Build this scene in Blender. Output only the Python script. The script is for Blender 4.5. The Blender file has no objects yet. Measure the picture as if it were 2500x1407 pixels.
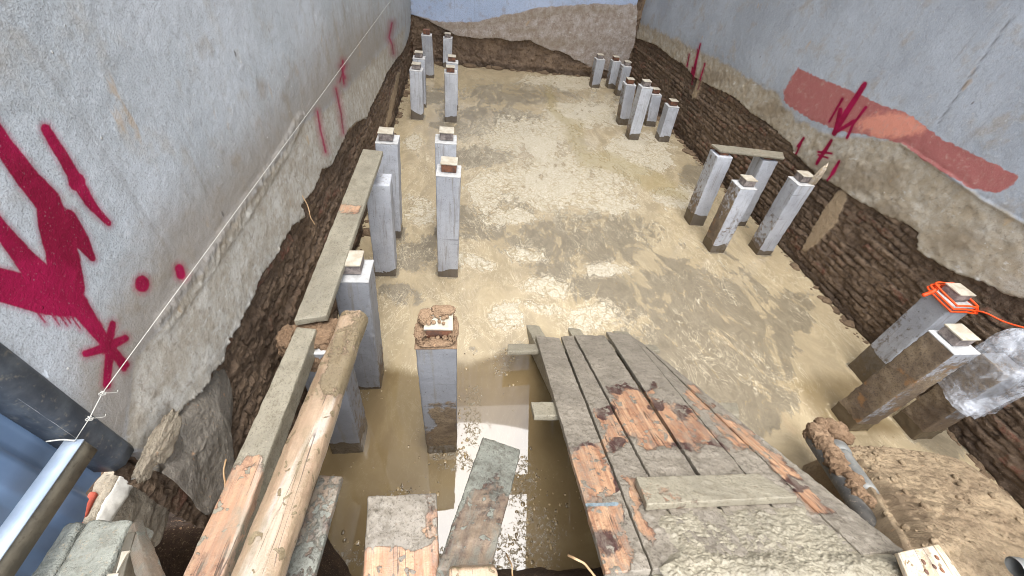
import bpy, math, random
import numpy as np

# ------------------------------------------------------------------ camera, sky, sun, exposure
EYE = 2.6
F = 958.882
C0 = np.array([1250.0, 703.5])
def _cd(px, py):
    v = np.array([px - C0[0], -(py - C0[1]), -F]); return v / np.linalg.norm(v)
_Y = _cd(1125, -238); _Z = -_cd(1100, 1700); _X = np.cross(_Y, _Z); _X /= np.linalg.norm(_X); _Z = np.cross(_X, _Y)
ROT = np.stack([_X, _Y, _Z])

scene = bpy.context.scene
COL = scene.collection
cam_d = bpy.data.cameras.new('camera'); cam = bpy.data.objects.new('camera', cam_d); COL.objects.link(cam)
from mathutils import Matrix, Vector
M4 = Matrix([[*ROT[0], 0], [*ROT[1], 0], [*ROT[2], EYE], [0, 0, 0, 1]])
cam.matrix_world = M4
cam_d.sensor_width = 36; cam_d.lens = 36 * F / 2500; cam_d.clip_start = 0.02; cam_d.clip_end = 500
scene.camera = cam

SUN_EL, SUN_ROT = math.radians(83), math.radians(178)     # bright part of the overcast, almost overhead
world = bpy.data.worlds.new('World'); scene.world = world; world.use_nodes = True
wn = world.node_tree.nodes; wl = world.node_tree.links
bg = wn['Background']
sky = wn.new('ShaderNodeTexSky'); sky.sky_type = 'NISHITA'; sky.sun_disc = False
sky.sun_elevation = SUN_EL; sky.sun_rotation = SUN_ROT
hs = wn.new('ShaderNodeHueSaturation'); hs.inputs['Saturation'].default_value = 0.34; hs.inputs['Value'].default_value = 1.0
wl.new(sky.outputs[0], hs.inputs['Color']); wl.new(hs.outputs[0], bg.inputs[0]); bg.inputs[1].default_value = 0.15
sun_d = bpy.data.lights.new('sun', 'SUN'); sun_d.energy = 1.5; sun_d.angle = math.radians(68); sun_d.color = (1, 0.985, 0.965)
sun = bpy.data.objects.new('sun', sun_d); COL.objects.link(sun)
sd = Vector((math.sin(SUN_ROT) * math.cos(SUN_EL), math.cos(SUN_ROT) * math.cos(SUN_EL), math.sin(SUN_EL)))
sun.rotation_euler = sd.to_track_quat('Z', 'Y').to_euler(); sun.location = (1, 0, 20)
scene.view_settings.view_transform = 'Standard'; scene.view_settings.look = 'None'; scene.view_settings.gamma = 1
scene.view_settings.exposure = 2.47
scene.render.engine = 'CYCLES'
scene.cycles.use_denoising = True
scene.cycles.max_bounces = 6; scene.cycles.diffuse_bounces = 4; scene.cycles.glossy_bounces = 3
scene.cycles.sample_clamp_indirect = 8
scene.cycles.filter_width = 0.95

# ------------------------------------------------------------------ pixel <-> place helpers (measurements taken from the photo)
def ray(px, py): return ROT @ _cd(px, py)
O = np.array([0, 0, EYE])
def onz(px, py, z=0.0):
    d = ray(px, py); return O + (z - EYE) / d[2] * d
def onx(px, py, x):
    d = ray(px, py); return O + x / d[0] * d
def ony(px, py, y):
    d = ray(px, py); return O + y / d[1] * d
def photo_xy(P):
    v = (P - O) @ ROT          # camera coords
    w = np.where(-v[:, 2] > 0.05, -v[:, 2], 1e-3)
    q = np.stack([C0[0] + F * v[:, 0] / w, C0[1] - F * v[:, 1] / w], 1)
    q[-v[:, 2] <= 0.05] = (9e4, 9e4)
    return np.clip(q, -9e4, 9e4)

# ------------------------------------------------------------------ numpy noise
def _h(ix, iy, iz, s):
    n = (ix.astype(np.int64) * 374761393 + iy.astype(np.int64) * 668265263 + iz.astype(np.int64) * 2147483647 + s * 144665) & 0xffffffff
    n = ((n ^ (n >> 13)) * 1274126177) & 0xffffffff
    n = ((n ^ (n >> 16)) * 2246822519) & 0xffffffff
    return ((n ^ (n >> 15)) & 0xffff) / 65535.0
def vn(P, s=0):
    f = np.floor(P); t = P - f; t = t * t * (3 - 2 * t); i = f.astype(np.int64)
    x, y, z = i[:, 0], i[:, 1], i[:, 2]; a, b, c = t[:, 0], t[:, 1], t[:, 2]
    def L(u, v, w): return u + (v - u) * w
    z0 = L(L(_h(x, y, z, s), _h(x + 1, y, z, s), a), L(_h(x, y + 1, z, s), _h(x + 1, y + 1, z, s), a), b)
    z1 = L(L(_h(x, y, z + 1, s), _h(x + 1, y, z + 1, s), a), L(_h(x, y + 1, z + 1, s), _h(x + 1, y + 1, z + 1, s), a), b)
    return L(z0, z1, c) * 2 - 1
def fbm(P, o=4, s=0, sc=1.0):
    P = np.asarray(P, float) * sc; r = 0; a = 1; t = 0
    for k in range(o):
        r = r + a * vn(P + 17.3 * k, s + k); t += a; a *= 0.5; P = P * 2.03
    return r / t
def sst(x, a, b):
    t = np.clip((x - a) / (b - a), 0, 1); return t * t * (3 - 2 * t)

# ------------------------------------------------------------------ distance fields of stains, in photo pixels
def caps(Q, segs):
    d = np.full(len(Q), 1e5)
    for x1, y1, r1, x2, y2, r2 in segs:
        a = np.array([x1, y1], float); v = np.array([x2 - x1, y2 - y1], float); L = max(v @ v, 1e-6)
        t = np.clip(((Q - a) @ v) / L, 0, 1)
        d = np.minimum(d, np.hypot(*(Q - a - t[:, None] * v).T) - (r1 + (r2 - r1) * t))
    return d
def chain(pts): return [(*pts[i], *pts[i + 1]) for i in range(len(pts) - 1)]
def inside(Q, poly):
    r = np.zeros(len(Q), bool); n = len(poly)
    for i in range(n):
        x1, y1 = poly[i]; x2, y2 = poly[(i + 1) % n]
        if y1 == y2: continue
        c = ((y1 > Q[:, 1]) != (y2 > Q[:, 1])) & (Q[:, 0] < (x2 - x1) * (Q[:, 1] - y1) / (y2 - y1) + x1)
        r ^= c
    return r
def psdf(Q, poly):
    """signed pixel distance, positive inside"""
    d = caps(Q, [(*poly[i], 0, *poly[(i + 1) % len(poly)], 0) for i in range(len(poly))])
    return np.where(inside(Q, poly), d, -d)
def blobs(Q, L):
    f = np.full(len(Q), -3.0)
    for cx, cy, rx, ry in L:
        f = np.maximum(f, 1 - np.hypot((Q[:, 0] - cx) / rx, (Q[:, 1] - cy) / ry))
    return f

# ------------------------------------------------------------------ mesh helpers
def mk(name, V, faces, mat, parent=None, attrs=None, smooth=True, loc=None):
    """one mesh object; faces = (n,4) array or list of index tuples; V in world/parent space, loc = origin"""
    V = np.asarray(V, float)
    o3 = np.zeros(3) if loc is None else np.asarray(loc, float)
    me = bpy.data.meshes.new(name)
    if isinstance(faces, np.ndarray):
        nf, k = faces.shape; fl = faces.ravel().astype(np.int32)
        st = np.arange(nf, dtype=np.int32) * k
    else:
        fl = np.array([i for f in faces for i in f], np.int32); st = np.cumsum([0] + [len(f) for f in faces[:-1]]).astype(np.int32); nf = len(faces)
    me.vertices.add(len(V)); me.vertices.foreach_set('co', (V - o3).astype(np.float32).ravel())
    me.loops.add(len(fl)); me.loops.foreach_set('vertex_index', fl)
    me.polygons.add(nf); me.polygons.foreach_set('loop_start', st)
    me.update(calc_edges=True); me.validate()
    if smooth: me.polygons.foreach_set('use_smooth', np.ones(len(me.polygons), bool))
    A = dict(attrs or {})
    if 'loc' not in A: A['loc'] = V
    for k, a in A.items():
        a = np.asarray(a, np.float32)
        if a.ndim == 1:
            at = me.attributes.new(k, 'FLOAT', 'POINT'); at.data.foreach_set('value', a)
        else:
            at = me.attributes.new(k, 'FLOAT_VECTOR', 'POINT'); at.data.foreach_set('vector', a.ravel())
    me.materials.append(mat)
    ob = bpy.data.objects.new(name, me); COL.objects.link(ob)
    ob.location = o3
    if parent is not None: ob.parent = parent
    return ob
def tag(o, label=None, cat=None, group=None, kind=None):
    if label: o['label'] = label
    if cat: o['category'] = cat
    if group: o['group'] = group
    if kind: o['kind'] = kind
    return o
def empty(name, loc, label, cat, group=None):
    o = bpy.data.objects.new(name, None); o.empty_display_size = 0.1; COL.objects.link(o); o.location = loc
    return tag(o, label, cat, group)
def gridf(n, m, off=0, flip=False):
    i, j = np.meshgrid(np.arange(n - 1), np.arange(m - 1), indexing='ij')
    a = (i * m + j).ravel() + off
    f = np.stack([a, a + m, a + m + 1, a + 1], 1)
    return f[:, ::-1].copy() if flip else f
def lattice(dims, seg, r):
    """closed box lattice centred on 0, rounded edges; returns V (rounded), U (unit coords -.5..5), quads"""
    ax = []
    for d, n in zip(dims, seg):
        rr = min(r, d * 0.45); h = d / 2
        ax.append(np.concatenate([[-h, -h + rr * .35], np.linspace(-h + rr, h - rr, n + 1), [h - rr * .35, h]]))
    Vs, Fs, off = [], [], 0
    for a in range(3):
        b, c = (a + 1) % 3, (a + 2) % 3
        for s in (0, -1):
            B, Cc = np.meshgrid(ax[b], ax[c], indexing='ij'); P = np.zeros((B.size, 3))
            P[:, a] = ax[a][s]; P[:, b] = B.ravel(); P[:, c] = Cc.ravel()
            Vs.append(P); Fs.append(gridf(len(ax[b]), len(ax[c]), off, flip=(s == 0))); off += len(P)
    V = np.concatenate(Vs); Fc = np.concatenate(Fs)
    key = np.round(V * 1e6).astype(np.int64)
    _, idx, inv = np.unique(key, axis=0, return_index=True, return_inverse=True)
    inv = inv.ravel(); V = V[idx]; Fc = inv[Fc]
    U = V / np.array(dims)
    h = np.array(dims) / 2; rr = np.minimum(r, h * 0.9)
    q = np.clip(V, -(h - rr), h - rr); d = V - q; L = np.linalg.norm(d, axis=1, keepdims=True)
    Vr = np.where(L > 1e-9, q + d / np.maximum(L, 1e-9) * rr.min(), V)
    return Vr, U, Fc
def vnormals(V, Fc):
    n = np.zeros_like(V); p = V[Fc]
    fn = np.cross(p[:, 2] - p[:, 0], p[:, 3] - p[:, 1])
    for k in range(Fc.shape[1]): np.add.at(n, Fc[:, k], fn)
    return n / np.maximum(np.linalg.norm(n, axis=1, keepdims=True), 1e-12)
def quad_box(name, c4, T, mat, parent=None, res=0.015, r=0.006, amp=0.003, seed=0, attrf=None, lumpf=None, up=None, sag=0, tone=None, ext=0):
    """board whose top face has corners c4 = (A,B,C,D): A-B is the far end, D-C the near end; thickness T downward"""
    A, B, Cc, D = [np.asarray(p, float) for p in c4]
    if ext:
        mv = ((D - A) + (Cc - B)) / 2; mv = mv / np.linalg.norm(mv) * ext; D = D + mv; Cc = Cc + mv
    L = (np.linalg.norm(A - D) + np.linalg.norm(B - Cc)) / 2; W = (np.linalg.norm(A - B) + np.linalg.norm(D - Cc)) / 2
    n = np.cross(B - A, D - A); n /= np.linalg.norm(n)
    if n[2] < 0: n = -n
    if up is not None: n = np.asarray(up, float)
    sg = [max(2, int(L / res)), max(2, int(W / res)), max(1, int(T / res))]
    Vr, U, Fc = lattice((L, W, T), sg, r)
    R = Vr / np.array([L, W, T])
    u = (R[:, 0] + .5)[:, None]; v = (R[:, 1] + .5)[:, None]
    # u runs from near (0) to far (1)
    P = (D * (1 - v) + Cc * v) * (1 - u) + (A * (1 - v) + B * v) * u + n * ((R[:, 2] - .5) * T)[:, None]
    if sag: P[:, 2] -= sag * np.sin(np.pi * u[:, 0])
    if np.dot(np.cross(Cc - D, A - D), n) > 0: Fc = Fc[:, ::-1].copy()
    N = vnormals(P, Fc)
    if np.mean(np.einsum('ij,ij->i', N, P - P.mean(0))) < 0: Fc = Fc[:, ::-1].copy(); N = -N
    lc = Vr + np.array([seed * 3.7, seed * 1.3, 0])
    P = P + N * (amp * fbm(lc, 4, seed, 28))[:, None]
    at = {'loc': lc, 'topf': sst(N @ n, .3, .8)}
    if attrf: at.update(attrf(P, lc, at['topf']))
    if lumpf is not None: P = P + n * (lumpf(P, lc, at))[:, None]
    o = mk(name, P, Fc, mat, parent, at, loc=(None if parent else (A + B + Cc + D) / 4))
    if tone is not None: o['tone'] = tone
    return o
def tube(pts, r, n=8, jitter=0.0, seed=0, cap=True):
    pts = np.asarray(pts, float); m = len(pts); rad = np.full(m, r) if np.isscalar(r) else np.asarray(r, float)
    T = np.gradient(pts, axis=0); T /= np.linalg.norm(T, axis=1, keepdims=True)
    ref = np.array([0, 0, 1.0]) if abs(T[0][2]) < .9 else np.array([1.0, 0, 0])
    V = []
    for i in range(m):
        a = np.cross(T[i], ref); a /= np.linalg.norm(a); b = np.cross(T[i], a); ref = np.cross(a, T[i])
        th = np.arange(n) / n * 2 * np.pi
        V.append(pts[i] + rad[i] * (np.cos(th)[:, None] * a + np.sin(th)[:, None] * b))
    V = np.concatenate(V); Fs = []
    for i in range(m - 1):
        for j in range(n):
            k = (j + 1) % n; Fs.append((i * n + j, i * n + k, (i + 1) * n + k, (i + 1) * n + j))
    if cap:
        Fs.append(tuple(range(n))[::-1]); Fs.append(tuple((m - 1) * n + j for j in range(n)))
    if jitter: V = V + jitter * np.stack([fbm(V, 3, seed + k, 40) for k in range(3)], 1)
    return V, Fs
def spline(pts, n=10):
    P = [np.asarray(p, float) for p in pts]; P = [2 * P[0] - P[1]] + P + [2 * P[-1] - P[-2]]; out = []
    for i in range(1, len(P) - 2):
        for k in range(n):
            t = k / n; a, b, c, d = P[i - 1:i + 3]
            out.append(.5 * (2 * b + (c - a) * t + (2 * a - 5 * b + 4 * c - d) * t * t + (3 * b - a - 3 * c + d) * t ** 3))
    out.append(P[-2]); return np.array(out)
def clod(c, R, seed, amp=.28, n=40, fl=1.0):
    """irregular lump"""
    th = np.linspace(0, np.pi, n); ph = np.linspace(0, 2 * np.pi, 2 * n, endpoint=False)
    T_, P_ = np.meshgrid(th, ph, indexing='ij')
    D = np.stack([np.sin(T_) * np.cos(P_), np.sin(T_) * np.sin(P_), np.cos(T_)], -1).reshape(-1, 3)
    k = 1 + amp * fbm(D, 3, seed, 1.7) + amp * .6 * fbm(D, 4, seed + 5, 5.5) + amp * .45 * np.abs(fbm(D, 3, seed + 9, 15))
    V = D * k[:, None] * np.asarray(R)[None, :] + np.asarray(c)
    Fs = []; m = 2 * n
    i, j = np.meshgrid(np.arange(n - 1), np.arange(m), indexing='ij'); a = (i * m + j).ravel(); b = (i * m + (j + 1) % m).ravel()
    return V, np.stack([a, a + m, b + m, b], 1)

# ------------------------------------------------------------------ material helpers
def lin(c):
    c = np.array(c, float) / 255; c = np.where(c <= .04045, c / 12.92, ((c + .055) / 1.055) ** 2.4); return (*c, 1.0)
class NT:
    def __init__(s, name):
        s.m = bpy.data.materials.new(name); s.m.use_nodes = True; s.t = s.m.node_tree; s.N = s.t.nodes; s.L = s.t.links
        s.bs = s.N['Principled BSDF']
    def put(s, sock, v):
        if isinstance(v, bpy.types.NodeSocket): s.L.new(v, sock)
        elif isinstance(v, tuple) and len(v) == 3 and sock.type == 'RGBA': sock.default_value = lin(v)
        else: sock.default_value = v
    def attr(s, n, vec=False, typ='GEOMETRY'):
        a = s.N.new('ShaderNodeAttribute'); a.attribute_name = n; a.attribute_type = typ
        return a.outputs['Vector'] if vec else a.outputs['Fac']
    def scale(s, vec, sc, off=(0, 0, 0)):
        m = s.N.new('ShaderNodeMapping'); s.L.new(vec, m.inputs[0]); m.inputs['Scale'].default_value = sc; m.inputs['Location'].default_value = off
        return m.outputs[0]
    def noise(s, vec, sc, det=4, rough=.55, dist=0.0):
        n = s.N.new('ShaderNodeTexNoise'); s.L.new(vec, n.inputs['Vector'])
        n.inputs['Scale'].default_value = sc; n.inputs['Detail'].default_value = det; n.inputs['Roughness'].default_value = rough; n.inputs['Distortion'].default_value = dist
        return n.outputs['Fac']
    def vor(s, vec, sc, feature='F1', out='Distance'):
        n = s.N.new('ShaderNodeTexVoronoi'); n.feature = feature; s.L.new(vec, n.inputs['Vector']); n.inputs['Scale'].default_value = sc
        return n.outputs[out]
    def ma(s, op, a, b=0.0, c=None):
        n = s.N.new('ShaderNodeMath'); n.operation = op; s.put(n.inputs[0], a); s.put(n.inputs[1], b)
        if c is not None: s.put(n.inputs[2], c)
        return n.outputs[0]
    def ss(s, x, a, b, lo=0.0, hi=1.0):
        n = s.N.new('ShaderNodeMapRange'); n.interpolation_type = 'SMOOTHSTEP'; s.put(n.inputs[0], x)
        if a > b: a, b, lo, hi = b, a, hi, lo
        n.inputs[1].default_value = a; n.inputs[2].default_value = b; n.inputs[3].default_value = lo; n.inputs[4].default_value = hi
        return n.outputs[0]
    def mix(s, f, a, b, mode='MIX'):
        n = s.N.new('ShaderNodeMix'); n.data_type = 'RGBA'; n.blend_type = mode
        s.put(n.inputs[0], f); s.put(n.inputs[6], a); s.put(n.inputs[7], b); return n.outputs[2]
    def bump(s, h, st=.5, d=.01, prev=None):
        n = s.N.new('ShaderNodeBump'); s.L.new(h, n.inputs['Height']); n.inputs['Strength'].default_value = st; n.inputs['Distance'].default_value = d
        if prev is not None: s.L.new(prev, n.inputs['Normal'])
        return n.outputs[0]
    def out(s, col, rough=.8, nrm=None, spec=.3, metal=0.0):
        s.put(s.bs.inputs['Base Color'], col); s.put(s.bs.inputs['Roughness'], rough)
        s.bs.inputs['Specular IOR Level'].default_value = spec; s.put(s.bs.inputs['Metallic'], metal)
        if nrm is not None: s.L.new(nrm, s.bs.inputs['Normal'])
        return s.m

def m_plaster(name, axis, upper, upper2, lower, paint_soft, lower2=(176, 168, 154)):
    t = NT(name); v = t.attr('loc', True)
    big = t.noise(v, 1.1, 4, .6); mid = t.noise(v, 6, 5, .65); fine = t.noise(v, 60, 4, .7); vfine = t.noise(v, 190, 3, .7)
    col = t.mix(t.ss(big, .35, .68), upper, upper2)
    col = t.mix(t.ss(mid, .50, .70, 0, .45), col, lower)
    sc = (1, 9, .55) if axis == 'x' else (9, 1, .55)
    stk = t.noise(t.scale(v, sc), 1.6, 5, .7)
    col = t.mix(t.ss(stk, .56, .74, 0, .32), col, (124, 120, 114))
    col = t.mix(t.ss(vfine, .5, .66, 0, .5), col, (108, 108, 106)); col = t.mix(t.ss(fine, .54, .68, 0, .4), col, (196, 198, 200)); col = t.mix(t.ss(t.noise(v, 34, 5, .75), .52, .66, 0, .3), col, (122, 118, 110))
    # worn, damp plaster near the foot
    low = t.attr('low'); lowm = t.ss(t.ma('ADD', low, t.ma('MULTIPLY', t.ma('SUBTRACT', t.noise(v, 4.5, 6, .7), .5), 1.3)), .3, .75)
    lcol = t.mix(t.ss(t.noise(v, 7, 8, .75), .35, .7), lower, lower2)
    lcol = t.mix(t.ss(t.noise(v, 24, 6, .78), .5, .7, 0, .6), lcol, (108, 96, 82))
    lcol = t.mix(t.ss(t.noise(t.scale(v, (1, .6, 1.5)), 17, 6, .72), .56, .7, 0, .6), lcol, (198, 196, 190))
    lcol = t.mix(t.ss(vfine, .54, .68, 0, .45), lcol, (92, 82, 70))
    col = t.mix(lowm, col, lcol)
    stain = t.attr('stain'); sm = t.ss(t.ma('ADD', stain, t.ma('MULTIPLY', t.ma('SUBTRACT', mid, .5), .5)), .1, .95, 0, .66)
    col = t.mix(sm, col, (128, 113, 92))
    # specks of mortar, dark dots
    sp = t.vor(v, 22); spm = t.ma('MULTIPLY', t.ss(sp, .10, .06), t.ss(t.noise(v, 5, 2), .55, .6)); col = t.mix(spm, col, (205, 203, 198))
    dk = t.vor(t.scale(v, (1, 1, .6), (3, 3, 3)), 7); dkm = t.ma('MULTIPLY', t.ss(dk, .075, .03), t.ss(t.noise(v, 2.2, 3), .5, .58)); col = t.mix(t.ma('MULTIPLY', dkm, .7), col, (92, 84, 78))
    rust = t.ma('MULTIPLY', t.ss(t.noise(t.scale(v, (1, 2, 1), (7, 1, 2)), 3.3, 4, .6), .66, .74), .45); col = t.mix(rust, col, (176, 146, 104))
    # faded red patch
    red = t.attr('red'); rm = t.ss(t.ma('ADD', red, t.ma('MULTIPLY', t.ma('SUBTRACT', t.noise(v, 14, 8, .78), .5), 26)), -2, 2)
    rcol = t.mix(t.ss(t.ma('ADD', t.attr('salmon'), t.ma('MULTIPLY', t.ma('SUBTRACT', t.noise(v, 9, 6, .7), .5), 1.6)), .3, .8), (158, 96, 92), (206, 136, 116)); rcol = t.mix(t.ss(t.noise(v, 20, 6, .8), .52, .68, 0, .7), rcol, (176, 140, 128)); rcol = t.mix(t.ss(vfine, .55, .7, 0, .5), rcol, (200, 160, 146))
    col = t.mix(rm, col, rcol)
    # sprayed crimson paint
    pa = t.attr('paint'); pm = t.ss(t.ma('ADD', pa, t.ma('MULTIPLY', t.ma('SUBTRACT', fine, .5), paint_soft * .9)), paint_soft, -paint_soft * .55)
    pm2 = t.ss(t.ma('ADD', pa, t.ma('MULTIPLY', t.ma('SUBTRACT', vfine, .5), paint_soft * 7)), paint_soft * 3.2, -paint_soft, 0, .55)
    pcol = t.mix(t.ss(t.noise(v, 5, 3), .4, .6), (122, 10, 46), (146, 16, 62))
    pmx = t.ma('MULTIPLY', t.ma('MAXIMUM', pm, pm2), t.ss(t.noise(v, 150, 3, .7), .62, .70, 1, .72)); col = t.mix(pmx, col, pcol)
    wh = t.attr('white'); col = t.mix(t.ss(wh, .8, -.8, 0, .9), col, (214, 220, 226))
    gl = t.attr('groove'); col = t.mix(t.ma('MULTIPLY', gl, .55), col, (86, 82, 78))
    h = t.ma('ADD', t.ma('MULTIPLY', fine, .8), t.ma('ADD', t.ma('MULTIPLY', vfine, .5), t.ma('MULTIPLY', mid, 1.5)))
    n = t.bump(h, .55, .006)
    n = t.bump(t.ma('MULTIPLY', spm, 1.0), .6, .006, n)
    return t.out(col, .88, n, .2)

def m_brick(name='mud_covered_brick'):
    t = NT(name); v = t.attr('loc', True); br = t.attr('brand'); jt = t.attr('joint')
    n1 = t.noise(v, 3, 6, .7); n2 = t.noise(v, 16, 6, .75); n3 = t.noise(v, 60, 4, .7)
    col = t.mix(t.ss(n1, .3, .7), (88, 71, 56), (124, 103, 82))
    col = t.mix(t.ss(n2, .5, .7, 0, .75), col, (50, 39, 31))
    redm = t.ma('MULTIPLY', t.ss(br, .80, .95), t.ss(n2, .44, .6)); col = t.mix(t.ma('MULTIPLY', redm, .55), col, (118, 72, 56))
    col = t.mix(t.ma('MULTIPLY', jt, t.ss(n1, .35, .6, .05, .55)), col, (38, 30, 25))
    col = t.mix(t.ma('MULTIPLY', t.ss(t.noise(v, 24, 5, .75), .62, .74), .55), col, (142, 122, 98))
    # lime scrapes along the courses
    sc = t.noise(t.scale(v, (3, 3, 26)), 2.5, 5, .7); col = t.mix(t.ss(sc, .64, .76, 0, .5), col, (150, 132, 110))
    tn = t.attr('tan'); tm = t.ss(t.ma('ADD', tn, t.ma('MULTIPLY', t.ma('SUBTRACT', n2, .5), 14)), 2, -3)
    col = t.mix(tm, col, t.mix(t.ss(n3, .35, .7), (150, 128, 100), (172, 152, 124)))
    pa = t.attr('paint'); col = t.mix(t.ss(t.ma('ADD', pa, t.ma('MULTIPLY', t.ma('SUBTRACT', n3, .5), 5)), 1.5, -1.5, 0, .8), col, (112, 16, 44))
    wet = t.attr('wet'); col = t.mix(t.ma('MULTIPLY', wet, .6), col, (58, 46, 36))
    col = t.mix(t.ss(n3, .53, .68, 0, .5), col, (46, 36, 30)); col = t.mix(t.ss(t.noise(v, 85, 4, .75), .56, .68, 0, .5), col, (138, 118, 96))
    h = t.ma('ADD', t.ma('MULTIPLY', n2, 1.6), t.ma('MULTIPLY', n3, .9))
    return t.out(col, t.ss(n2, .3, .7, .55, .9), t.bump(h, .8, .012), .3)

def m_soil(name, a, b, c, rough=.9):
    t = NT(name); v = t.attr('loc', True)
    n1 = t.noise(v, 3.5, 6, .7); n2 = t.noise(v, 18, 6, .75); n3 = t.noise(v, 75, 4, .7)
    col = t.mix(t.ss(n1, .32, .68), a, b); col = t.mix(t.ss(n2, .5, .74, 0, .75), col, c)
    sm = t.attr('smooth'); col = t.mix(t.ss(t.ma('ADD', sm, t.ma('MULTIPLY', t.ma('SUBTRACT', n1, .5), 1.2)), .35, .75, 0, .85), col, (160, 140, 112))
    col = t.mix(t.ss(t.noise(v, 30, 4, .6), .66, .72, 0, .6), col, (178, 140, 106))
    col = t.mix(t.ss(t.noise(t.scale(v, (1, 1, 1), (4, 4, 4)), 42, 3, .6), .68, .74, 0, .6), col, (60, 46, 36))
    col = t.mix(t.ss(n3, .52, .68, 0, .5), col, c); col = t.mix(t.ss(t.noise(v, 95, 4, .75), .56, .68, 0, .4), col, (186, 160, 126))
    h = t.ma('ADD', t.ma('MULTIPLY', n2, 1.6), t.ma('MULTIPLY', n3, .9))
    return t.out(col, rough, t.bump(h, .8, .012), .25)

def m_concrete(name='pile_concrete'):
    t = NT(name); v = t.attr('loc', True); tone = t.attr('tone', typ='OBJECT')
    n1 = t.noise(v, 3, 5, .65); n2 = t.noise(v, 22, 5, .7); n3 = t.noise(v, 110, 3, .7)
    col = t.mix(t.ss(n1, .35, .65), (168, 169, 173), (192, 193, 196)); col = t.mix(tone, (100, 98, 97), col)
    col = t.mix(t.ss(n2, .54, .78, 0, .5), col, (112, 106, 98))
    stk = t.noise(t.scale(v, (14, 14, .9)), 2.4, 5, .7); col = t.mix(t.ss(stk, .52, .70, 0, .6), col, (122, 112, 98)); col = t.mix(t.ss(n3, .52, .72, 0, .35), col, (104, 102, 100))
    ln = t.noise(t.scale(v, (.8, .8, 22)), 1.5, 3, .6); col = t.mix(t.ss(ln, .68, .72, 0, .45), col, (92, 88, 84))
    pits = t.vor(v, 48); col = t.mix(t.ma('MULTIPLY', t.ss(pits, .16, .07), t.ss(n2, .5, .56)), col, (78, 72, 66))
    mud = t.attr('mud'); mm = t.ss(t.ma('ADD', mud, t.ma('MULTIPLY', t.ma('SUBTRACT', n2, .5), 1.1)), .38, .62)
    mc = t.mix(t.ss(n1, .35, .65), (98, 80, 60), (136, 116, 88)); mc = t.mix(t.ss(n3, .45, .66, 0, .7), mc, (70, 55, 42))
    mc = t.mix(t.ss(t.noise(v, 9, 4), .62, .72, 0, .6), mc, (150, 104, 52))
    col = t.mix(t.ma('MULTIPLY', mm, .92), col, mc)
    wet = t.attr('wet'); wm = t.ss(t.ma('ADD', wet, t.ma('MULTIPLY', t.ma('SUBTRACT', n2, .5), .25)), .46, .54); col = t.mix(t.ma('MULTIPLY', wm, .9), col, t.mix(n1, (80, 68, 52), (98, 84, 64)))
    h = t.ma('ADD', t.ma('MULTIPLY', n2, .7), t.ma('ADD', t.ma('MULTIPLY', n3, .5), t.ma('MULTIPLY', mm, 1.0)))
    return t.out(col, t.mix(wm, (218, 218, 218), (110, 110, 110)), t.bump(h, .6, .006), .3)

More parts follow.
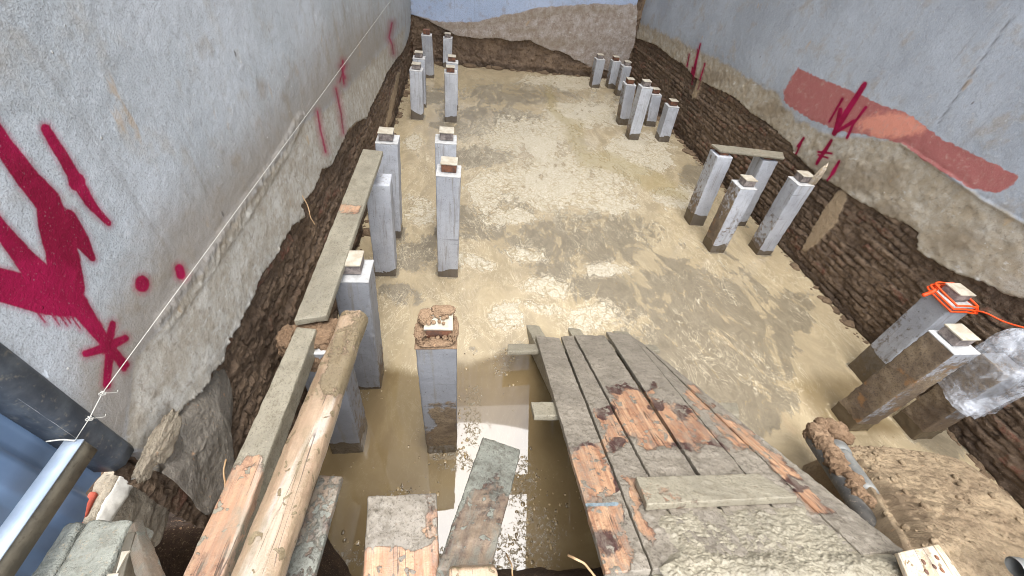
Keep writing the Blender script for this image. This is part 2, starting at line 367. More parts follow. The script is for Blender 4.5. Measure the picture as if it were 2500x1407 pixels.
def m_wood(name, a, b, c, mudc=(140, 131, 112), mudd=(98, 88, 72), dampk=.85):
    t = NT(name); v = t.attr('loc', True)
    g = t.noise(t.scale(v, (1.1, 16, 16)), 2.6, 6, .65, .6); g2 = t.noise(t.scale(v, (2.5, 60, 60)), 2.2, 4, .7); n1 = t.noise(v, 4.5, 5, .65); n2 = t.noise(v, 30, 5, .75); n3 = t.noise(v, 120, 3, .7)
    col = t.mix(t.ss(g, .22, .8), a, b); col = t.mix(t.ss(g2, .5, .78, 0, .4), col, c)
    col = t.mix(t.ss(n1, .5, .68, 0, .7), col, t.mix(.5, a, c))
    pale = t.attr('pale'); pcm = t.ss(t.ma('ADD', pale, t.ma('MULTIPLY', t.ma('SUBTRACT', g, .5), 1.6)), .1, .9, 0, .85)
    col = t.mix(pcm, col, t.mix(t.ss(g, .4, .65), (188, 172, 152), (170, 160, 150)))
    mud = t.attr('mud'); mn = t.ma('ADD', mud, t.ma('ADD', t.ma('MULTIPLY', t.ma('SUBTRACT', n2, .5), 1.0), t.ma('ADD', t.ma('MULTIPLY', t.ma('SUBTRACT', n1, .5), .9), t.ss(t.noise(v, 26, 2, .5, .4), .60, .66, 0, .5))))
    damp = t.ma('MAXIMUM', t.ma('MULTIPLY', t.ss(mn, .16, .42), t.ss(t.noise(v, 7, 4, .65), .44, .58, .05, .8)), t.ss(t.ma('ADD', t.attr('dark'), t.ma('MULTIPLY', t.ma('SUBTRACT', n2, .5), .9)), .12, .38, 0, 1.1)); col = t.mix(t.ma('MULTIPLY', damp, dampk), col, (58, 38, 38))
    crk = t.ma('MULTIPLY', t.ss(t.ma('ABSOLUTE', t.ma('SUBTRACT', t.noise(t.scale(v, (.45, 9, 9), (3, 1, 2)), 1.7, 3, .5), .5)), .012, .003), t.ss(n1, .42, .55)); col = t.mix(t.ma('MULTIPLY', crk, .8), col, (52, 38, 32))
    film = t.ma('MULTIPLY', t.ss(t.noise(t.scale(v, (1, 2.2, 2.2), (6, 6, 6)), 8, 7, .72, .5), .42, .66, 0, .75), t.ss(mn, -.35, .3)); col = t.mix(film, col, tuple(int(x * .93) for x in mudc))
    mm = t.ss(mn, .41, .53)
    mc = t.mix(t.ss(n1, .3, .7), mudc, tuple(int(x * .86) for x in mudc)); mc = t.mix(t.ss(n2, .46, .66, 0, .75), mc, mudd); mc = t.mix(t.ss(n3, .54, .68, 0, .6), mc, tuple(int(x * .72) for x in mudd)); mc = t.mix(t.ss(t.noise(v, 55, 4, .7), .6, .72, 0, .5), mc, tuple(min(255, int(x * 1.16)) for x in mudc))
    col = t.mix(mm, col, mc)
    bl = t.attr('blue'); col = t.mix(t.ss(t.ma('ADD', bl, t.ma('MULTIPLY', t.ma('SUBTRACT', n3, .5), 4)), 1, -1, 0, .6), col, (116, 146, 158))
    h = t.ma('ADD', t.ma('MULTIPLY', g2, .14), t.ma('ADD', t.ma('MULTIPLY', mm, 1.1), t.ma('ADD', t.ma('MULTIPLY', n2, .7), t.ma('MULTIPLY', n3, .35))))
    return t.out(col, t.mix(mm, (150, 150, 150), (178, 178, 178)), t.bump(h, .7, .007), .35)

def m_simple(name, a, b, rough=.6, metal=0.0, sc=14, spec=.4, c=None, bst=.3, emis=None):
    t = NT(name); v = t.attr('loc', True)
    n1 = t.noise(v, sc, 5, .65); n2 = t.noise(v, sc * 5, 4, .7)
    col = t.mix(t.ss(n1, .35, .66), a, b)
    if c: col = t.mix(t.ss(n2, .56, .7, 0, .75), col, c)
    return t.out(col, rough, t.bump(n2, bst, .004), spec, metal)

def m_water():
    t = NT('muddy_water'); v = t.attr('loc', True)
    cr, gy, ol, cl, dk = [t.attr(k) for k in ('cream', 'grey', 'olive', 'clear', 'dirty')]
    # slow swirls of slurry: warped noise
    w1 = t.noise(v, 1.3, 5, .6, .9); w2 = t.noise(t.scale(v, (1, .5, 1), (5, 2, 0)), 2.3, 9, .66, 2.2); w3 = t.noise(t.scale(v, (1, .6, 1), (1, 9, 0)), 9.5, 8, .72, 1.3); w4 = t.noise(v, 42, 7, .8, .6)
    base = t.mix(t.ss(w2, .36, .62), (150, 135, 108), (169, 152, 121))
    base = t.mix(t.ss(w3, .56, .7, 0, .5), base, (140, 124, 97))
    clearc = t.mix(t.ss(w1, .35, .65), (108, 91, 64), (124, 107, 77))
    clm = t.ss(cl, .3, .7); base = t.mix(clm, base, clearc)
    inv = t.ma('SUBTRACT', 1.0, t.ma('MULTIPLY', clm, .92))
    gm = t.ma('MULTIPLY', inv, t.ss(t.ma('ADD', gy, t.ma('ADD', t.ma('MULTIPLY', t.ma('SUBTRACT', w2, .5), 2.4), t.ma('MULTIPLY', t.ma('SUBTRACT', w3, .5), 1.3))), .04, .30, 0, .9))
    gcol = t.mix(t.ss(w3, .35, .65), (102, 92, 75), (124, 113, 93)); base = t.mix(gm, base, gcol)
    cn = t.ma('ADD', cr, t.ma('ADD', t.ma('MULTIPLY', t.ma('SUBTRACT', w2, .5), 1.3), t.ma('MULTIPLY', t.ma('SUBTRACT', w3, .5), 1.3)))
    cm = t.ma('MULTIPLY', inv, t.ss(cn, .20, .30))
    ccol = t.mix(t.ss(w3, .35, .65), (170, 159, 136), (198, 189, 169)); ccol = t.mix(t.ss(w4, .45, .62, 0, .7), ccol, (148, 133, 105))
    wv = t.N.new('ShaderNodeVectorMath'); wv.operation = 'ADD'; t.L.new(v, wv.inputs[0])
    nz = t.N.new('ShaderNodeTexNoise'); t.L.new(v, nz.inputs['Vector']); nz.inputs['Scale'].default_value = 7; nz.inputs['Detail'].default_value = 4
    sv = t.N.new('ShaderNodeVectorMath'); sv.operation = 'SCALE'; t.L.new(nz.outputs['Color'], sv.inputs[0]); sv.inputs['Scale'].default_value = .22; t.L.new(sv.outputs[0], wv.inputs[1])
    ed = t.vor(wv.outputs[0], 11, 'DISTANCE_TO_EDGE'); ed2 = t.vor(wv.outputs[0], 23, 'DISTANCE_TO_EDGE'); crack = t.ma('MAXIMUM', t.ma('MULTIPLY', t.ss(ed, .09, .02), t.ss(w1, .36, .5)), t.ma('MULTIPLY', t.ss(ed2, .10, .03), t.ss(w3, .46, .58, 0, .8))); ccol = t.mix(t.ma('MULTIPLY', crack, .8), ccol, (138, 120, 84))
    base = t.mix(t.ma('MULTIPLY', cm, .92), base, ccol)
    # thin pale rims / froth threads everywhere
    rim = t.ma('MULTIPLY', inv, t.ss(t.ma('ABSOLUTE', t.ma('SUBTRACT', cn, .1)), .05, .0)); base = t.mix(t.ma('MULTIPLY', rim, .55), base, (206, 192, 164))
    for off_, sc_ in (((2, 7, 0), 2.9), ((8, 1, 0), 5.5)):
        sw = t.noise(t.scale(v, (1, .5, 1), off_), sc_, 6, .6, 2.6); ln_ = t.ma('MULTIPLY', inv, t.ss(t.ma('ABSOLUTE', t.ma('SUBTRACT', sw, .5)), .012, .0)); base = t.mix(t.ma('MULTIPLY', ln_, t.ss(w1, .4, .6, .1, .6)), base, (210, 196, 166))
    fl = t.ma('MULTIPLY', inv, t.ma('MULTIPLY', t.ss(t.noise(t.scale(v, (1, .5, 1)), 21, 5, .65, .8), .63, .68), t.ss(w1, .42, .56))); base = t.mix(t.ma('MULTIPLY', fl, .7), base, (204, 192, 166)); base = t.mix(t.ma('MULTIPLY', t.ma('MULTIPLY', inv, t.ma('ADD', gm, .2)), t.ss(w4, .53, .66, 0, .5)), base, (104, 92, 74)); fs = t.ma('MULTIPLY', inv, t.ma('MULTIPLY', t.ss(t.vor(v, 34), .16, .10), t.ss(t.noise(v, 6, 4, .7), .54, .6))); base = t.mix(t.ma('MULTIPLY', fs, .6), base, (206, 194, 168))
    om = t.ss(t.ma('ADD', ol, t.ma('MULTIPLY', t.ma('SUBTRACT', w3, .5), 30)), 6, -10, 0, .5); base = t.mix(om, base, (152, 136, 94))
    dm = t.ss(t.ma('ADD', dk, t.ma('MULTIPLY', t.ma('SUBTRACT', w4, .5), 2.4)), .35, .55, 0, .85); base = t.mix(dm, base, t.mix(t.ss(w4, .4, .65), (82, 76, 66), (150, 142, 126)))
    rough = t.ma('MAXIMUM', t.ma('MULTIPLY', cm, .55), t.ma('MAXIMUM', t.ma('MULTIPLY', gm, .30), t.ma('MULTIPLY', dm, .4)))
    rough = t.ma('ADD', rough, t.ma('MULTIPLY', inv, .09)); rough = t.ma('MULTIPLY', rough, t.ma('SUBTRACT', 1.0, t.ma('MULTIPLY', om, .7)))
    rough = t.ma('ADD', rough, .02)
    h = t.ma('ADD', t.ma('MULTIPLY', cm, t.ma('ADD', .5, t.ma('MULTIPLY', w4, 1.2))), t.ma('ADD', t.ma('MULTIPLY', dm, t.ma('MULTIPLY', w4, 1.8)), t.ma('MULTIPLY', gm, t.ma('MULTIPLY', w4, .5))))
    n = t.bump(h, .5, .006)
    t.out(base, rough, n, .5); t.bs.inputs['IOR'].default_value = 1.68
    return t.m

M_LEFT = m_plaster('grey_stucco', 'x', (166, 171, 174), (184, 188, 192), (160, 151, 136), 5.0, (188, 184, 175))
M_RIGHT = m_plaster('grey_render', 'x', (154, 159, 166), (172, 177, 184), (158, 144, 122), 1.8)
M_BACK = m_plaster('blue_render', 'y', (158, 172, 196), (172, 184, 206), (140, 124, 110), 2.0, (178, 168, 160))
M_BRICK = m_brick()
M_SOIL = m_soil('dark_soil', (58, 44, 34), (82, 64, 48), (38, 29, 23))
M_MOUND = m_soil('tan_soil', (128, 109, 86), (154, 135, 108), (92, 75, 58))
M_CLOD = m_soil('clod_soil', (116, 92, 70), (150, 124, 98), (80, 60, 44))
M_CONC = m_concrete()
M_RIM = m_simple('white_concrete_rim', (190, 188, 184), (166, 164, 160), .8, 0, 20, .3, (150, 142, 130))
M_RUST = m_simple('rusty_steel', (84, 62, 52), (128, 84, 60), .75, 0, 22, .35, (60, 48, 44))
M_GREYST = m_simple('dull_steel', (98, 88, 84), (150, 138, 130), .6, 0, 22, .4, (70, 60, 56))
M_CAP = m_simple('pale_steel_plate', (184, 177, 160), (164, 152, 132), .55, 0, 16, .4, (170, 146, 116))
M_MUDWOOD = m_wood('mud_coated_timber', (158, 118, 92), (190, 154, 122), (104, 62, 48), (148, 140, 121), (118, 109, 91))
M_DECK = m_wood('wet_red_timber', (136, 94, 70), (192, 156, 122), (80, 50, 46), (138, 129, 115), (98, 90, 77))
M_LOG = m_wood('pale_timber', (148, 124, 100), (174, 150, 124), (116, 90, 70), (138, 122, 94), (112, 96, 72), .35)
M_OLD = m_wood('weathered_board', (112, 98, 84), (140, 122, 102), (78, 60, 54), (132, 132, 120), (92, 88, 78))
M_PLY = m_wood('pale_plywood', (206, 182, 138), (222, 202, 162), (176, 140, 96), (150, 130, 100), (120, 98, 74))

# ------------------------------------------------------------------ structure: water, ground
XL, XR, YB = -0.995, 3.92, 9.85
def water():
    ys = -.05 + np.concatenate([np.linspace(0.15, .35, 20)[:-1], .35 * (10.1 / .35) ** np.linspace(0, 1, 620)]); xs = np.linspace(-1.35, 4.2, 520)
    X, Y = np.meshgrid(xs, ys, indexing='ij'); P = np.stack([X.ravel(), Y.ravel(), np.zeros(X.size)], 1)
    Q = photo_xy(P); W = P * [1, .6, 1]
    jx = 46 * fbm(W, 4, 3, 2.2); jy = 34 * fbm(W, 4, 8, 2.2); k = np.clip(Q[:, 1] / 600, .3, 1.4)
    Qw = Q + np.stack([jx * k, jy * k], 1)
    cream = blobs(Qw, [(1390, 440, 260, 110), (1420, 280, 150, 60), (1290, 340, 190, 80), (1500, 500, 110, 44), (1240, 520, 110, 36), (1560, 380, 110, 70), (1270, 610, 60, 26), (1330, 690, 90, 40),
                       (1460, 780, 90, 60), (1020, 505, 50, 46), (1180, 470, 70, 70), (1650, 480, 60, 40), (1340, 750, 80, 22), (1160, 640, 60, 26), (1480, 650, 60, 30), (1400, 200, 200, 24), (1010, 350, 46, 26), (1240, 790, 70, 44)])
    grey = blobs(Qw, [(1200, 300, 150, 44), (1400, 580, 210, 74), (1250, 500, 70, 34), (1580, 250, 90, 20), (1180, 385, 90, 30), (1660, 720, 190, 110), (1740, 830, 240, 90), (1840, 900, 120, 90), (1000, 610, 80, 46), (1150, 540, 110, 46),
                      (1280, 225, 160, 30), (1700, 440, 60, 40), (1500, 690, 120, 50), (960, 720, 60, 40), (1930, 760, 90, 60), (1700, 950, 130, 80), (1060, 230, 40, 26), (2330, 1060, 90, 60), (1330, 640, 80, 40), (1820, 1010, 100, 60)])
    cream = np.clip(cream, -.5, .55) - .12; grey = np.clip(grey, -.32, .30)
    olive = caps(Qw, chain([(1340, 225, 12), (1370, 290, 16), (1420, 350, 20), (1440, 380, 18), (1520, 405, 24), (1570, 425, 22), (1650, 470, 12)]))
    cl = sst(psdf(Qw, [(700, 820), (900, 830), (960, 880), (1120, 890), (1270, 870), (1330, 840), (1500, 1000), (1600, 1700), (300, 1700), (500, 1000)]), -45, 60)
    cl = np.maximum(cl, .62 * sst(psdf(Qw, [(1860, 960), (2010, 900), (2110, 880), (2230, 1010), (2330, 1060), (2060, 1110), (1930, 1000)]), -60, 60))
    dirty = blobs(Qw, [(1240, 900, 40, 50), (1100, 1120, 60, 34), (1150, 1020, 40, 100), (1280, 1160, 80, 80), (1330, 1290, 90, 110), (1230, 1350, 80, 100), (1010, 1200, 46, 24), (870, 1350, 90, 40), (905, 950, 24, 30), (1000, 1345, 160, 36), (1270, 870, 20, 40)])
    dirty = np.clip(dirty, -.8, .35) - .06; grey = grey * 1.0 + .03
    col_ = np.full(len(P), 9.0)
    for r_, tp_, ex_, ey_ in TOPS:
        b = np.array(r_.location); dd = P[:, :2] - b[:2]; near_ = np.abs(dd).max(1) < .3
        dd = dd[near_]; q = np.maximum(np.abs(dd) - SIDE / 2, 0); col_[near_] = np.minimum(col_[near_], np.hypot(q[:, 0], q[:, 1]))
    wob = .03 + .03 * fbm(P, 3, 77, 7)
    ring = np.exp(-((col_ - np.clip(wob, .008, .1)) / .012) ** 2); inner = sst(col_, np.clip(wob, .01, .1) + .004, np.clip(wob, .01, .1) - .01)
    ring = ring * (1 - .75 * cl) * sst(fbm(P, 3, 79, 16), -.25, .2); inner = inner * (1 - .6 * cl)
    cream = cream + .55 * ring; grey = grey + .45 * inner; dirty = dirty + .22 * inner * (fbm(P, 3, 78, 14) > -.05); cl = cl * (1 - .8 * ring)
    o = mk('water', P, gridf(len(xs), len(ys)), m_water(), None, dict(loc=P, cream=cream, grey=grey, olive=olive, clear=cl, dirty=dirty))
    tag(o, kind='structure')

def ground():
    xs = np.concatenate([[-30, -6, -2.2], np.linspace(-1.4, 2.2, 240), [2.6, 3.2, 3.9, 4.6, 8, 30]])
    ys = np.concatenate([[-30, -8, -2, -.8], np.linspace(-.3, 1.3, 150)])
    X, Y = np.meshgrid(xs, ys, indexing='ij'); P = np.stack([X.ravel(), Y.ravel(), np.zeros(X.size)], 1); x, y = P[:, 0], P[:, 1]
    ye = np.where(x < -.45, .13 + .14 * sst(x, -.5, -.95), .13); ye = ye - .25 * sst(x, 2.2, 3.2)
    w = .30 + .45 * sst(x, -.35, -.95)
    s = (y - ye) + .05 * fbm(P, 4, 2, 5)
    z = .965 - 1.25 * sst(s, -.02, w + .16)
    hole = sst(1 - np.hypot((x + 1.02) / .34, (y - .50) / .20), 0, .8) * .75
    z = z - hole - .16 * sst(x, 1.5, 1.9)
    z = z + (.028 * fbm(P, 5, 5, 9) + .016 * np.abs(fbm(P, 3, 6, 30))) * (np.abs(x) < 4)
    P[:, 2] = z
    o = mk('ground', P, gridf(len(xs), len(ys)), M_SOIL, None, dict(loc=P, smooth=np.full(len(P), -1.0)))
    tag(o, kind='structure')
ground()

def mound():
    Lp = [(2068, 1092, .40), (2092, 1135, .50), (2125, 1190, .62), (2165, 1260, .78), (2200, 1325, .95), (2200, 1380, 1.02), (2120, 1560, 1.04)]
    Rp = [(2110, 1089, .40), (2200, 1096, .42), (2330, 1118, .44), (2405, 1162, .46), (2470, 1216, .50), (2560, 1300, .60), (2900, 1500, .95)]
    L = spline([onz(*p) for p in Lp], 24); R = spline([onz(*p) for p in Rp], 24); n = len(L); m = 200
    t = np.linspace(0, 1, m)[None, :, None]
    P = (L[:, None, :] * (1 - t) + R[:, None, :] * t).reshape(-1, 3)
    tt = np.tile(np.linspace(0, 1, m), n); ss_ = np.repeat(np.linspace(0, 1, n), m)
    d = .040 * fbm(P, 5, 4, 4) + .024 * np.abs(fbm(P * [1, 1, 1], 5, 9, 14)) + .016 * fbm(P, 4, 19, 40) + .02 * np.clip(fbm(P, 4, 23, 24) - .1, 0, 1) - .05 * np.exp(-((tt - .10) / .05) ** 2) * (ss_ > .12)
    edge = np.minimum(np.minimum(tt, 1 - tt) * 14, ss_ * 10); edge = np.clip(edge, 0, 1)
    P[:, 2] += d * edge
    Q = photo_xy(P)
    sm = blobs(Q, [(2150, 1125, 90, 36), (2420, 1230, 110, 50), (2280, 1230, 60, 90), (2350, 1330, 80, 50), (2200, 1170, 50, 50)]) + .05
    V = [P]; Fs = [gridf(n, m)]; off = len(P); A = [sm]
    ring = list(range((n - 1) * m, -1, -m)) + list(range(1, m)) + [i * m + m - 1 for i in range(1, n)]
    rp = P[ring]; cur = np.array(ring)
    for k, (dz, out) in enumerate([(-.10, .01), (-.25, .03), (-.5, .05), (-1.3, .07)]):
        cen = P.mean(0); dirv = rp - cen; dirv[:, 2] = 0; dirv /= np.linalg.norm(dirv, axis=1, keepdims=True)
        q = rp + dirv * out + .02 * fbm(rp + k, 4, k, 14)[:, None] * dirv; q[:, 2] = rp[:, 2] + dz
        idx = np.arange(len(q)) + off
        Fs.append(np.stack([cur[:-1], cur[1:], idx[1:], idx[:-1]], 1)); V.append(q); A.append(np.full(len(q), -1.0)); cur = idx; off += len(q)
    rr = random.Random(5); top = P
    for k in range(220):
        b = top[rr.randrange(len(top))]; s_ = .004 + .016 * rr.random() ** 4
        cv, cf = clod(b + [0, 0, s_ * .2], (s_ * rr.uniform(.8, 1.4), s_ * rr.uniform(.8, 1.4), s_ * .8), k, .4, 7); V.append(cv); Fs.append(cf + off); A.append(np.full(len(cv), -.6)); off += len(cv)
    o = mk('soil_mound', np.concatenate(V), np.concatenate(Fs), M_MOUND, None, dict(smooth=np.concatenate(A)))
    tag(o, kind='structure')
mound()

# ------------------------------------------------------------------ walls
def brickf(a, z, s=0):
    """a along the wall, z up: joint mask, per-brick random"""
    row = np.floor(z / .067); off = (row % 2) * .105 + _h(row, row * 0, row * 0, 5) * .05; u = (a + off) / .215; col = np.floor(u)
    fu = (u - col) * .215; fz = z - row * .067
    d = np.minimum(np.minimum(fu, .215 - fu) * 1.25 + .001, np.minimum(fz, .067 - fz))
    return 1 - sst(d, .003, .012), _h(row, col, row * 0, 11 + s), row, col
def wall_pair(name, label, side, along, zs, upz, edge_poly, paintsegs, paint2, redpoly, salm, stainf, lowf, whitesegs, tansegs, groovesegs, matP, matB, proud=.035, beadf=None, mudsoft=False, extra=None):
    """side 'L','R','B'. builds one wall: child plaster_layer above a broken edge, child exposed_brick below"""
    A, Z = np.meshgrid(along, zs, indexing='ij'); a, z = A.ravel(), Z.ravel()
    if side == 'B': P = np.stack([a, np.full(a.size, YB), z], 1); nrm = np.array([0, -1.0, 0])
    else: P = np.stack([np.full(a.size, XL if side == 'L' else XR), a, z], 1); nrm = np.array([1.0 if side == 'L' else -1.0, 0, 0])
    Q = photo_xy(P + nrm * proud)
    rough_px = np.clip(2600 / np.hypot(P[:, 1], EYE - P[:, 2]) ** 1 / 400, 1, 14)
    sd = psdf(Q, edge_poly) + rough_px * .9 * fbm(P, 3, 3, 22) * 1.3
    if side == 'B': sd = sd + 9 * fbm(P, 5, 66, 2.6)
    sd = np.where(z > 2.2, 50, sd); sd = np.where((Q[:, 0] > 8e4), 60 * (z - 1.0), sd)
    pl = sd > 0
    wz = .022 * fbm(P, 3, 81, 2.2) + .008 * fbm(P, 3, 82, 9); jt, br, row, col = brickf(a + .03 * fbm(P, 2, 83, 6), z + wz)
    if mudsoft: jt = jt * 0; br = br * 0
    lump = fbm(P, 5, 21, 5); fine = fbm(P, 4, 23, 26)
    if mudsoft: base_d = -.0 + .05 * lump + .035 * np.abs(fbm(P, 4, 31, 9)) + .012 * fine + .05 * sst(.45 - z, 0, .45)
    else: base_d = -.018 * jt * sst(lump + .5 * fbm(P, 3, 86, 11), -.3, .3) + (br - .5) * .010 + (_h(row, row * 0, row * 0, 91) - .5) * .012 + .026 * lump + .016 * fine + .018 * np.abs(fbm(P * [1, .3, 1], 4, 29, 48)) + .03 * np.clip(fbm(P, 3, 33, 3) - .12, 0, 1)
    depth = np.where(pl, proud + .003 * fbm(P, 4, 6, 5) + .0018 * fine, base_d)
    # crumbling lip of the plaster
    lip = np.where(pl, np.exp(-np.maximum(sd, 0) / (rough_px * 1.6)), 0); depth = depth + lip * .016 * fbm(P, 4, 37, 40)
    if beadf is not None: depth = depth + np.where(pl, beadf(P, Q), 0)
    paint = caps(Q, paintsegs + paint2) if (paintsegs or paint2) else np.full(len(P), 99.0)
    far = Q[:, 0] > 8e4; paint = np.where(far, 99, paint)
    red = np.where(far, -99, psdf(Q, redpoly)) if redpoly else np.full(len(P), -99.0)
    sal = np.clip(blobs(Q, salm) * 1.6, 0, 1) if salm else np.zeros(len(P))
    tan = caps(Q, tansegs) if tansegs else np.full(len(P), 99.0)
    depth = depth + np.where((~pl) & (tan < 3), (.016 + .004 * fine + .004 * lump - depth) * sst(tan, 4, -3), 0)
    gro = np.clip(1 - caps(Q, groovesegs) / 1.2, 0, 1) if groovesegs else np.zeros(len(P))
    depth = depth - .006 * gro
    att = dict(loc=P.copy(), paint=paint, red=red, salmon=sal, stain=stainf(P, Q), low=lowf(P, Q), white=(caps(Q, whitesegs) if whitesegs else np.full(len(P), 99.0)), groove=gro,
               joint=jt, brand=br, tan=tan, wet=sst(z, .16, .05))
    V = P + nrm * depth[:, None]
    Fc = gridf(len(along), len(zs), flip=(side != 'L'))
    fp = pl[Fc].sum(1) >= 2
    root = empty(name, (P[:, 0].mean() if side == 'B' else P[0, 0], YB if side == 'B' else P[:, 1].mean(), 0), label, 'wall')
    ro = np.array(root.location)
    for nm, msk, mat in (('plaster_layer', fp, matP), ('exposed_brickwork' if not mudsoft else 'soil_face', ~fp, matB)):
        f = Fc[msk]; ids, inv = np.unique(f, return_inverse=True); inv = inv.reshape(f.shape)
        keys = ('loc', 'paint', 'red', 'salmon', 'stain', 'low', 'white', 'groove') if nm == 'plaster_layer' else ('loc', 'paint', 'joint', 'brand', 'tan', 'wet')
        VV = V[ids] - ro; at = {k: att[k][ids] for k in keys}
        if nm == 'plaster_layer':      # plain wall going on up, several storeys, same sheet
            top = np.nonzero(np.isclose(P[ids][:, 2], zs[-1]))[0]; order = top[np.argsort(a[ids][top])]
            t2 = VV[order].copy(); t2[:, 2] = upz; i2 = np.arange(len(t2)) + len(VV)
            ff = np.stack([order[:-1], order[1:], i2[1:], i2[:-1]], 1); ff = ff if side != 'L' else ff
            inv = np.concatenate([inv, ff]); VV = np.concatenate([VV, t2])
            for k in at: 
                src = at[k][order].copy()
                if k == 'loc': src[:, 2] = upz
                at[k] = np.concatenate([at[k], src])
        mk(nm, VV, inv, mat, root, at)
    return root

left_edge = [(1003, 60), (998, 92), (985, 125), (965, 150), (945, 180), (930, 215), (905, 265), (895, 290), (870, 300), (850, 320), (825, 375), (812, 405), (788, 415), (765, 470), (738, 500), (748, 530), (712, 555), (690, 600), (668, 640), (640, 670), (614, 745), (598, 768), (585, 800), (566, 830), (560, 850), (545, 890), (522, 915), (500, 950), (475, 975), (440, 1010), (432, 1050), (436, 1082), (400, 1112), (362, 1125), (330, 1100), (300, 1092), (150, 1100), (-900, 1100), (-900, -900), (1003, -900)]
L_paint = chain([(-30, 300, 24), (0, 345, 25), (60, 430, 28), (115, 492, 32)]) + chain([(115, 492, 30), (130, 540, 40), (150, 610, 40), (165, 700, 44)]) + chain([(160, 540, 30), (200, 590, 20), (228, 632, 8)]) \
    + chain([(112, 315, 13), (150, 380, 14), (185, 440, 16), (215, 490, 13), (240, 520, 9), (266, 546, 7)]) + [(186, 442, 21, 186, 446, 21)] \
    + chain([(-30, 520, 18), (0, 560, 20), (60, 632, 27), (110, 690, 36), (190, 745, 28)]) + chain([(-20, 690, 40), (60, 712, 42), (120, 730, 40), (185, 748, 28)]) \
    + chain([(195, 748, 24), (236, 808, 18), (265, 848, 13), (308, 890, 9)]) + [(262, 848, 12, 275, 792, 9), (262, 848, 12, 306, 826, 9), (270, 850, 12, 303, 900, 8), (268, 855, 12, 260, 940, 10), (262, 848, 12, 208, 864, 9)] \
    + [(348, 690, 17, 348, 696, 18), (438, 655, 10, 442, 672, 11)]
rs = random.Random(4)
for k in range(26):
    x0 = 70 + k * 6.4; y0 = 745 + (k * .9) + rs.uniform(-6, 10); L_ = rs.uniform(14, 44); L_paint.append((x0, y0, 3.0, x0 + L_ * .62, y0 + L_ * .9, 1.2))
for (x0, y0, L_) in [(160, 575, 56), (196, 470, 34), (204, 470, 26), (212, 480, 30), (75, 740, 40), (172, 600, 40)]: L_paint.append((x0, y0, 2.6, x0 + L_ * .62, y0 + L_ * .9, 1.2))
L_thin = chain([(837, 148, 1.8), (836, 175, 2.2), (840, 205, 1.6)]) + [(831, 160, 1.4, 843, 192, 1.6), (842, 160, 1.2, 830, 200, 1.4)] + chain([(820, 216, 1.3), (832, 270, 1.5), (840, 326, .9)]) + chain([(775, 272, 1.3), (784, 320, 1.6), (797, 372, 1.8)]) + chain([(957, 56, 1.5), (950, 92, 1.2), (958, 110, 1.5), (961, 132, 1)])
def l_stain(P, Q):
    d = caps(Q, chain([(900, 160, 20), (800, 320, 40), (690, 470, 55), (540, 620, 60), (440, 760, 40), (340, 930, 50), (380, 1040, 60)]))
    return (1 - .8 * l_low(P, Q)) * np.clip(.95 - d / 230, 0, 1) * 1.1 + .5 * np.clip(blobs(Q, [(35, 480, 60, 50), (500, 120, 40, 50), (230, 530, 40, 40), (640, 210, 20, 40)]), 0, 1)
BE1 = chain([(735, 290, 0), (700, 350, 0), (640, 440, 0), (560, 560, 0), (500, 640, 0), (430, 740, 0)])
def l_low(P, Q):
    d = psdf(Q, [(990, 60), (800, 260), (735, 300), (640, 440), (500, 645), (330, 880), (300, 1100), (1000, 1100)])
    return sst(d, -18, 22)
def l_bead(P, Q):
    d = caps(Q, chain([(735, 285, 0), (690, 375, 0), (630, 465, 0), (545, 590, 0), (490, 670, 0), (400, 790, 0)]))
    w = np.clip(Q[:, 1] / 22, 10, 26)
    step = l_low(P, Q)
    return .007 * sst(d, w * 1.1, w * .55) * (1 + 1.6 * fbm(P, 4, 41, 40)) - .003 * step + .0025 * step * np.clip(fbm(P, 4, 43, 60), 0, 1) + .006 * step * np.clip(fbm(P, 4, 44, 30), 0, 1) * sst(Q[:, 1], 900, 1050)
yl = .55 + np.concatenate([np.linspace(0, .9, 380)[:-1], .9 * (9.40 / .9) ** np.linspace(0, 1, 420)])
zl = np.concatenate([np.linspace(-.15, .55, 50)[:-1], np.linspace(.55, 1.45, 120)[:-1], np.linspace(1.45, 3.3, 190)])
LW = wall_pair('rendered_wall', 'grey wall on the left sprayed with big crimson graffiti above mud-caked brick', 'L', yl, zl, 17.0, left_edge, L_paint, L_thin, None, None, l_stain, l_low,
          [(95, 922, 2.6, 110, 903, 2.6), (110, 903, 2.8, 118, 924, 2.6), (99, 914, 2.2, 116, 915, 2.2)], chain([(978, 180, 4), (962, 245, 6), (948, 310, 4)]) + [(885, 290, 3, 850, 322, 4)], None, M_LEFT, M_BRICK, beadf=l_bead)

